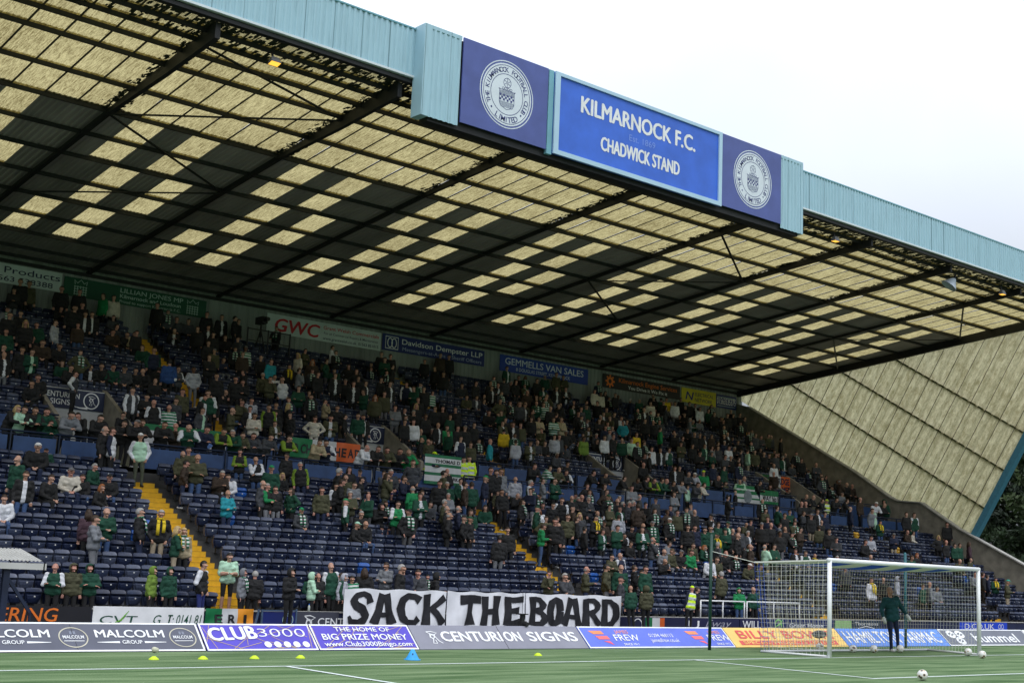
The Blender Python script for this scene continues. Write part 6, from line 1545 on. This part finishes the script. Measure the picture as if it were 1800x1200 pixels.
L 6 26.27 16.75 2.04 1.02 t k k x - 0
L 8 36.37 17.98 2.71 0.89 t o k x - 0
L 6 34.26 16.75 2.04 1.1 t o k x - 0
L 8 37.38 17.98 2.71 0.89 t k k x - 0
L 7 36.37 17.36 2.38 0.92 t o k x - 0
L 4 33.67 15.53 1.37 1.09 t y k x - 0
P -1 33.55 22.3 4.8 1.1 s b k x - 0
P -1 34.71 22.25 4.8 1.1 l w k cw - 0
P -1 35.38 22.25 4.8 1.1 l k k x - 0
P -1 35.88 22.3 4.8 1.1 s g k H l 0
L 12 31.67 20.24 4.06 1.1 s y k h - 0
L 12 31.87 20.24 4.06 0.95 s m k H r 0
L 11 31.46 19.63 3.72 0.92 p g j d Y 0
L 12 34.89 20.24 4.06 1.1 s k k h - 0
L 12 35.28 20.24 4.06 0.86 s g k h - 1
L 12 35.65 20.24 4.06 1.1 h g j h W 0
L 11 34.18 19.81 3.72 0.94 t b k x - 0
L 11 34.71 19.81 3.72 0.92 t e k h r 0
L 9 29.02 18.59 3.05 1.03 t Y k d - 0
L 8 27.61 17.98 2.71 1.1 t k k h - 0
L 9 30.86 18.41 3.05 0.91 p n t cy - 0
L 9 35.1 18.41 3.05 0.96 w k k B - 0
L 8 34.85 17.8 2.71 1.01 s k j x - 0
L 11 37.97 19.63 3.72 1.07 s k k h - 0
L 8 35.69 17.8 2.71 0.93 s g k d - 0
L 8 36.19 17.8 2.71 0.95 s g k h - 0
L 8 37.11 17.8 2.71 1.02 s r k L r 0
L 10 40.03 19.2 3.39 0.9 t m k d r 0
L 8 39.32 17.8 2.71 1.05 h q k ck S 0
U 15 32.02 33.73 10.93 1.0 s k k h - 0
U 15 32.56 33.73 10.93 0.97 s k k h O 0
U 14 32.32 33.12 10.59 1.01 s w k h - 0
U 14 33.12 33.12 10.59 0.99 s g k h - 0
U 13 32.96 32.51 10.25 1.04 s k k h - 0
U 13 34.22 32.51 10.25 1.07 s k k h - 0
U 14 35.5 33.12 10.59 0.97 s k k h - 0
U 14 36.15 33.12 10.59 1.03 s k k h - 0
U 13 35.89 32.51 10.25 1.05 s k k h - 0
U 7 27.05 28.83 8.19 1.05 s k k x - 0
U 7 27.5 28.83 8.19 1.05 s k k h - 0
U 7 27.87 28.83 8.19 1.0 s k k h O 0
U 8 29.23 29.45 8.54 0.93 s b k h - 0
U 9 31.35 30.06 8.88 0.94 s k k x O 0
U 10 34.03 30.67 9.22 0.95 s k k h S 0
U 9 33.96 30.06 8.88 1.06 s q k h - 0
U 9 34.46 30.06 8.88 1.02 p q k h - 0
U 10 35.96 30.67 9.22 0.96 s o k h - 0
U 10 36.24 30.67 9.22 0.94 s q k x - 0
U 9 36.4 30.06 8.88 1.03 s k k h r 0
U 5 26.52 27.61 7.51 1.01 s g k h m 0
U 5 25.53 27.61 7.51 0.95 s k k h - 0
U 5 27.65 27.61 7.51 1.01 s q k h - 0
U 5 28.55 27.61 7.51 1.06 p w j h - 0
U 5 29.64 27.61 7.51 0.99 s q k h r 0
U 5 30.23 27.61 7.51 1.03 s m t h r 0
U 5 31.73 27.61 7.51 1.01 s k k x - 0
U 5 32.17 27.61 7.51 1.0 p k k h - 0
U 5 32.82 27.61 7.51 1.04 s q k h - 0
U 6 34.5 28.22 7.85 0.94 s k k x - 0
U 5 35.25 27.61 7.51 0.98 s k k h - 0
U 3 31.1 26.39 6.82 0.97 s w k x - 0
U 5 34.48 27.79 7.51 1.01 t q k h - 0
U 5 36.59 27.79 7.51 0.93 t k k h - 0
U 3 35.35 26.57 6.82 0.96 t q k h - 0
U 4 36.97 27.18 7.16 0.89 t k k h - 0
U 3 37.24 26.57 6.82 0.95 t k k h - 0
U 2 37.32 25.95 6.48 1.09 t k k x - 0
U 2 37.88 25.95 6.48 1.04 t b k x - 0
L 0 -6.7 12.9 0.02 0.9 s g k h r 0
L 0 -6.15 12.9 0.02 0.86 s H k d - 1
L 0 -5.76 12.9 0.02 1.0 s k k L b 0
L 1 -4.62 13.51 0.36 0.92 c y k h l 0
L 0 -4.5 12.9 0.02 1.09 s k k g r 0
L 0 -4.27 12.9 0.02 1.08 s n k h - 0
L 0 -3.78 12.9 0.02 1.01 f q k h - 0
L 1 -2.99 13.51 0.36 0.73 s k k d S 1
L 0 -3.06 12.9 0.02 0.97 p k k H r 0
L 0 -6.64 12.9 0.02 0.88 s Y k H r 0"""
PEOPLE = []
for l in PDATA.strip().split('\n'):
    a = l.split(); PEOPLE.append(dict(sec=a[0], k=int(a[1]), x=float(a[2]), y=float(a[3]), z=float(a[4]), s=float(a[5]), pose=a[6], top=a[7], bot=a[8], head=a[9], ex=a[10] if a[10] != '-' else '', kid=a[11] == '1'))
# more of the far crowd, standing close together where the stand is fullest
rf = random.Random(77); taken = [(P['x'], P['y']) for P in PEOPLE]; extra = []
def fill(n, sec, x0, x1, k0, k1, y0, t0, d, r):
    c = 0; tries = 0
    while c < n and tries < n*40:
        tries += 1; k = rf.randint(k0, k1); x = rf.uniform(x0, x1); sit = rf.random() < .35; y = y0+k*d-(.22 if sit else .40)
        if any(abs(x-a) < .48 and abs(y-q) < .35 for a, q in taken) or any(v[0]-.4 < x < v[1]+.4 and y < 27.4 for v in VOM if sec == 'U') or any(abs(x-a) < .75 for a in (U_AISLE if sec == 'U' else L_AISLE)): continue
        taken.append((x, y)); c += 1
        extra.append(dict(sec=sec, k=k, x=x, y=y, z=t0+k*r, s=rf.uniform(.92, 1.06), pose=rf.choice('tq') if sit else rf.choice('sshccpfw'), top=rf.choice('kkkkkkkknnqqoogggbyk'), bot=rf.choice('kkkkjnjyq'), head=rf.choice(['h', 'h', 'd', 'd', 'x', 'g', 'ck', 'h', 'L']), ex=rf.choice(['', '', '', 'r', 'S', 'l', 'O']), kid=False, far=True))
PM = {}
fill(70, 'U', 3, 20, 1, 13, UY0, UT0, UD, UR); fill(95, 'U', 17, 37, 0, 16, UY0, UT0, UD, UR); fill(25, 'U', -13, 3, 1, 16, UY0, UT0, UD, UR); fill(30, 'L', 9, 25, 5, 12, LY0, LT0, LD, LR); fill(26, 'L', 5, 14, 6, 12, LY0, LT0, LD, LR); fill(14, 'L', -4, 4, 8, 12, LY0, LT0, LD, LR); PEOPLE += extra
for p in 'shcpfwtqlg':
    J = make_pose(p); bm_, _ = body_mesh(J); jm_, _ = jacket_mesh(J); bm_.name = 'person'; jm_.name = 'jacket'; PM[p] = (J, bm_, jm_)
HMESH = {}
for k, b in HAIR.items():
    q = b.build(k, BLACK, None, True); HMESH[k] = q.data; bpy.data.objects.remove(q)
q = SCARF.build('scarf', BLACK, None, True); SCME = q.data; bpy.data.objects.remove(q)
for _, bm_, jm_ in PM.values():
    for k in range(6): bm_.materials.append(None)
    for k in range(5): jm_.materials.append(None)
def set_mats(o, ms):
    for i, mm in enumerate(ms): o.material_slots[i].link = 'OBJECT'; o.material_slots[i].material = mm
def looks(P, rs):
    """materials of one person: body list, jacket list, head item (mesh key, part name, material)"""
    sk = SKIN[P['sk'] if 'sk' in P else int(rs.choice(4, p=[.47, .33, .17, .03]))]; t, bt, ex, hd = P['top'], P['bot'], P['ex'], P['head']
    tm = top_mat(t); bmx = bot_mat(bt); sl = tm; fa = tm; fr = tm; he = tm
    if 'W' in ex: sl = top_mat('w')
    if 'V' in ex: sl = fa = top_mat('w')
    if 'A' in ex: sl = fa = mat('cloth_lime_trim', (.15, .24, .02), .8, .1)
    if 'G' in ex: sl = fa = top_mat('G')
    if 'N' in ex: sl = fa = top_mat('n' if t == 'w' else 'g'); he = sl; 
    if t == 'w' and 'N' in ex: fr = top_mat('w')
    if 'O' in ex: fr = top_mat('w')
    if 'm' in ex: fr = top_mat('m')
    if t == 'v' and P['pose'] != 't' and 'v' not in ex: tm = fr = mat('hi_vis_vest', (.6, .85, .02), .6, 0, build=vest_build); sl = fa = top_mat('n'); he = tm
    if 'v' in ex: tm = fr = mat('hi_vis_vest', (.6, .85, .02), .6, 0, build=vest_build)
    if P.get('tee') or 'T' in ex: fa = sk
    shin = sk if bt in 'su' else bmx
    body = [sk, fr if fr is not tm else tm, bmx, SHOEW if rs.rand() < .35 else SHOE, DARK, shin]
    jk = [tm, sl, fa, fr, he]
    h = None
    if hd[0] == 'c' and len(hd) == 2: h = ('cap', 'cap', mat('cap_'+CAPW[hd[1]].replace(' ', '_'), CAPC[hd[1]], .8, .1, 8))
    elif hd == 'bn': h = ('beanie', 'beanie', SCM)
    elif hd == 'H': h = ('hood', 'hood', top_mat(t if t != 'w' else 'y'))
    elif hd in ('B', 'L', 'R'): h = ('long', 'hair', HM[hd])
    elif hd == 'x': h = ('fringe', 'hair', HM['g']) if rs.rand() < .5 else None
    elif hd in HM: h = ('short', 'hair', HM[hd])
    sc = SCM if 'S' in ex else SCY if 'Y' in ex else None
    return body, jk, h, sc
def heading(P, rs):
    ex = P['ex']; a = rs.normal(-12, 16)
    if 'r' in ex: a = 48+rs.normal(0, 10)
    if 'l' in ex: a = -78+rs.normal(0, 8)
    if 'b' in ex: a = 165+rs.normal(0, 15)
    if P['pose'] in 'tql': a *= .55 if 'b' not in ex else 1
    return R(a)
# ---- labels
POSEW = {'s': 'standing', 'h': 'hands in pockets', 'c': 'arms folded', 'p': 'looking at a phone', 'f': 'hand on chin', 'w': 'hands on hips', 't': 'sitting', 'q': 'sitting with a phone', 'l': 'leaning on the rail'}
def look_words(P):
    ex, hd = P['ex'], P['head']; t = TOPS[P['top']][1]+' top'
    if 'W' in ex or 'V' in ex: t += ' with white sleeves'
    elif 'A' in ex: t += ' with lime sleeves'
    elif 'G' in ex: t += ' with green sleeves'
    elif 'O' in ex: t += ' over white shirt'
    elif 'm' in ex: t += ' over mint shirt'
    elif 'N' in ex: t += ' with dark sleeves'
    if 'S' in ex: t += ' and striped scarf'
    elif 'Y' in ex: t += ' and yellow scarf'
    if P['pose'] in 'shcpfw' and P['bot'] in 'jtysuwoe': t += ' and '+BOTS[P['bot']][1]
    h = ''
    if hd[0] == 'c' and len(hd) == 2: h = CAPW[hd[1]]+' cap'
    elif hd == 'H': h = 'hood up'
    elif hd == 'bn': h = 'striped beanie'
    elif hd == 'B': h = 'long blond hair'
    elif hd == 'L': h = 'long brown hair'
    elif hd == 'R': h = 'red hair'
    elif hd == 'g': h = 'grey hair'
    elif hd == 'x': h = 'bald'
    return ('child in ' if P['kid'] else 'person in ')+t, h, ('back turned' if 'b' in ex else POSEW[P['pose']])
def place_words(P):
    x = P['x']
    def among(v, ws): return ws[int(np.searchsorted(v, x))]
    if P['sec'] == 'L':
        c = among([-9.95, 4.35, 18.4], ['left of leftmost yellow steps', 'above white banner', 'right of white banner', 'beyond the goal']); return ('front rows ' if P['k'] <= 3 else 'middle rows ' if P['k'] <= 8 else 'top rows ')+c
    if P['sec'] == 'P': return among([-8, 4.3, 18], ['by first stairwell', 'by tricolour flag', 'by middle stairwells', 'by far stairwell'])
    if P['sec'] == 'T': return 'on the track'
    if P['sec'] == 'R': return 'at upper rail'
    return among([-4.2, 2.6, 9.8, 17, 25, 33], ['under green wall banner', 'under red wall letters', 'under pale wall sign', 'under dark navy sign', 'under bright blue sign', 'under black orange sign', 'by sloping end wall'])
def proj(P):
    d = np.array([P['x'], P['y'], P['z']+1.2])-CAM; z = d@FW; return 900+FOC*(d@RT)/z, 600-FOC*(d@UP)/z, z
for P in PEOPLE: P['u'], P['v'], P['d'] = proj(P)
PEOPLE.sort(key=lambda P: P['d'])
NIND = 294
IND = [P for P in PEOPLE if not P.get('far')][:NIND]; FAR = [P for P in PEOPLE if P not in IND]
lab = {}
def cap16(s): return ' '.join(s.split()[:16])
for P in IND:
    a, h, po = look_words(P); P['base'] = a; P['h'] = h; P['po'] = po; P['pl'] = place_words(P)
def dupes(key):
    c = {}
    for P in IND: c.setdefault(P[key], []).append(P)
    return {k: v for k, v in c.items() if len(v) > 1}
for P in IND:
    w_ = P['base']+(', '+P['h'] if P['h'] else '')+', '+P['po']; P['label'] = w_
for k, v in dupes('label').items():
    for P in v: P['label'] = k+', '+P['pl']
BRIEF = lambda Q: TOPS[Q['top']][1]
for k, v in dupes('label').items():
    for P in v:
        nb = sorted([Q for Q in IND if Q is not P and abs(Q['v']-P['v']) < 45], key=lambda Q: abs(Q['u']-P['u'])+.6*abs(Q['v']-P['v']))[0]
        P['label'] = k+', next to '+BRIEF(nb)+' top'
ORD = ['leftmost', 'second', 'third', 'fourth', 'fifth', 'sixth', 'seventh', 'eighth', 'ninth', 'tenth', 'eleventh', 'twelfth']
for k, v in dupes('label').items():
    v.sort(key=lambda P: P['u'])
    for i, P in enumerate(v): P['label'] = (ORD[min(i, 11)]+' from left: ' if i else 'leftmost ')+k
for P in IND:
    s_ = P['label'].split()
    if len(s_) > 16 and P['h']: P['label'] = P['label'].replace(', '+P['h'], ''); s_ = P['label'].split()
    if len(s_) > 16: P['label'] = P['label'].replace('leaning on the rail', 'leaning').replace('looking at a phone', 'on phone').replace(' from left:', ','); s_ = P['label'].split()
    if len(s_) > 16: P['label'] = P['label'].rsplit(' top', 1)[0] if P['label'].endswith(' top') else P['label']; s_ = P['label'].split()
    if len(s_) > 16: P['label'] = ' '.join(P['label'].replace(' with a phone', ' phoning').replace('looking at a phone', 'on phone').replace('person in ', 'person, ').replace(' and striped scarf', ', scarf').replace(' trousers', '').replace(' from left:', ',').replace('leftmost yellow steps', 'first steps').replace(' top,', ',').split())
for _ in range(2):
    for k, v in dupes('label').items():
        v.sort(key=lambda P: P['u'])
        for i, P in enumerate(v): P['label'] = ' '.join((('left one, ' if i == 0 else 'right one, ' if i == len(v)-1 else 'middle one, ')+k).replace('looking at a phone', 'on phone').replace('leaning on the rail', 'leaning').split()[:16])
for P in IND:
    if len(P['label'].split()) > 16: P['label'] = P['label'].replace(' and '+BOTS[P['bot']][1], '').replace(', '+P['h'], '')
def build_person(P, seed):
    rs = np.random.RandomState(seed); J, bme_, jme_ = PM[P['pose']]; body, jk, h, sc = looks(P, rs)
    o = bpy.data.objects.new('person', bme_); COL.objects.link(o); set_mats(o, body); wd = P['s']*(1+rs.normal(.045, .05)); o.scale = (wd*(-1 if rs.rand() < .45 else 1), wd, P['s']); o.location = (P['x'], P['y'], P['z']+.004); o.rotation_euler = (R(rs.normal(0, 2.2)), R(rs.normal(0, 2.5)), heading(P, rs))
    tag(o, P['label'], 'person', 'spectators in the stand' if P['sec'] != 'T' else 'people at the trackside')
    j = bpy.data.objects.new('jacket', jme_); COL.objects.link(j); j.parent = o; set_mats(j, jk)
    if h:
        q = bpy.data.objects.new(h[1], HMESH[h[0]]); COL.objects.link(q); q.parent = o; q.location = J['hd']; set_mats(q, [h[2]])
    if sc:
        q = bpy.data.objects.new('scarf', SCME); COL.objects.link(q); q.parent = o; q.location = (0, J['sh'][0], J['sh'][1]+.04); set_mats(q, [sc])
    return o
for i, P in enumerate(IND): build_person(P, 100+i)
def special(x, y, z, s, pose, top, bot, head, ex, label, sec='T', rot=None, tee=False):
    P = dict(sec=sec, k=0, x=x, y=y, z=z, s=s, pose=pose, top=top, bot=bot, head=head, ex=ex, kid=False, label=label, tee=tee, sk=0); o = build_person(P, 900+int(x*10) % 90)
    if rot is not None: o.rotation_euler[2] = R(rot)
    o['group'] = 'people at the trackside'; return o
special(-9.25, 11.6, .004, .96, 'p', 'k', 'k', 'H', '', 'hooded security guard in black with grey purple vest between banner and tricolour flag', rot=20)
kp = special(5.45, 1.62, .004, 1.08, 'g', 'U', 'n', 'x', '', 'bald goalkeeper coach in dark teal tracksuit inside the goal', rot=-25)
TEALK = mat('cloth_dark_teal', (.006, .055, .062), .8, .2, 6)
for ch in kp.children:
    if ch.name.startswith('jacket'): set_mats(ch, [TEALK]*5)
for s_ in (1, -1):
    J = PM['g'][0]; a_, e_, w_ = [Vector(q) for q in J['A'][s_]]; d_ = (w_-e_).normalized(); f = MB(); f.tube(w_-d_*.03, w_+d_*.04, .04, .055, 10); f.tube(w_+d_*.04, w_+d_*.17, .055, .045, 10); f.build('glove', mat('glove_foam', (.6, .62, .58), .8, .15, 9), kp, True)
special(.35, 33.9, 11.36, 1.0, 's', 'k', 'k', 'd', 'r', 'camera operator in black beside video camera on platform', rot=60)
# the rest of the crowd, too far to tell parts: one mass
LOW = {}
for p in 'shcpfwtql':
    J = make_pose(p); bm_, bc = body_mesh(J, False); jm_, jc = jacket_mesh(J, False)
    def arr(me): return np.array([v.co[:] for v in me.vertices]), [tuple(q.vertices) for q in me.polygons]
    LOW[p] = (J, arr(bm_), bc, arr(jm_), jc)
HA = {k: (np.array(b.v), b.f) for k, b in HAIR.items()}
MI = []; V_all = []; F_all = []; M_all = []; off = 0
def mid(mm):
    if mm not in MI: MI.append(mm)
    return MI.index(mm)
for i, P in enumerate(FAR):
    rs = np.random.RandomState(5000+i); J, (bv_, bf_), bc, (jv, jf), jc = LOW[P['pose']]; body, jk, h, sc = looks(P, rs); a = heading(P, rs); s_ = P['s']
    parts = [(bv_, bf_, [mid(body[c]) for c in bc]), (jv, jf, [mid(jk[c]) for c in jc])]
    if h: hv, hf = HA[h[0]]; parts.append((hv+np.array(J['hd']), hf, [mid(h[2])]*len(hf)))
    if sc: sv = np.array(SCARF.v)+np.array([0, J['sh'][0], J['sh'][1]+.04]); parts.append((sv, SCARF.f, [mid(sc)]*len(SCARF.f)))
    ca_, sa_ = math.cos(a), math.sin(a)
    for v, f, mi in parts:
        q = np.stack([(v[:, 0]*ca_-v[:, 1]*sa_)*s_+P['x'], (v[:, 0]*sa_+v[:, 1]*ca_)*s_+P['y'], v[:, 2]*s_+P['z']], 1); V_all.append(q); F_all += [tuple(k+off for k in t) for t in f]; M_all += mi; off += len(v)
me = bpy.data.meshes.new('crowd'); me.from_pydata(np.concatenate(V_all).tolist(), [], F_all)
for mm in MI: me.materials.append(mm)
me.polygons.foreach_set('material_index', M_all); me.polygons.foreach_set('use_smooth', [True]*len(F_all)); me.update()
q = bpy.data.objects.new('crowd', me); COL.objects.link(q); tag(q, 'dense far crowd standing and sitting in the shaded upper seats', 'crowd', None, 'stuff')
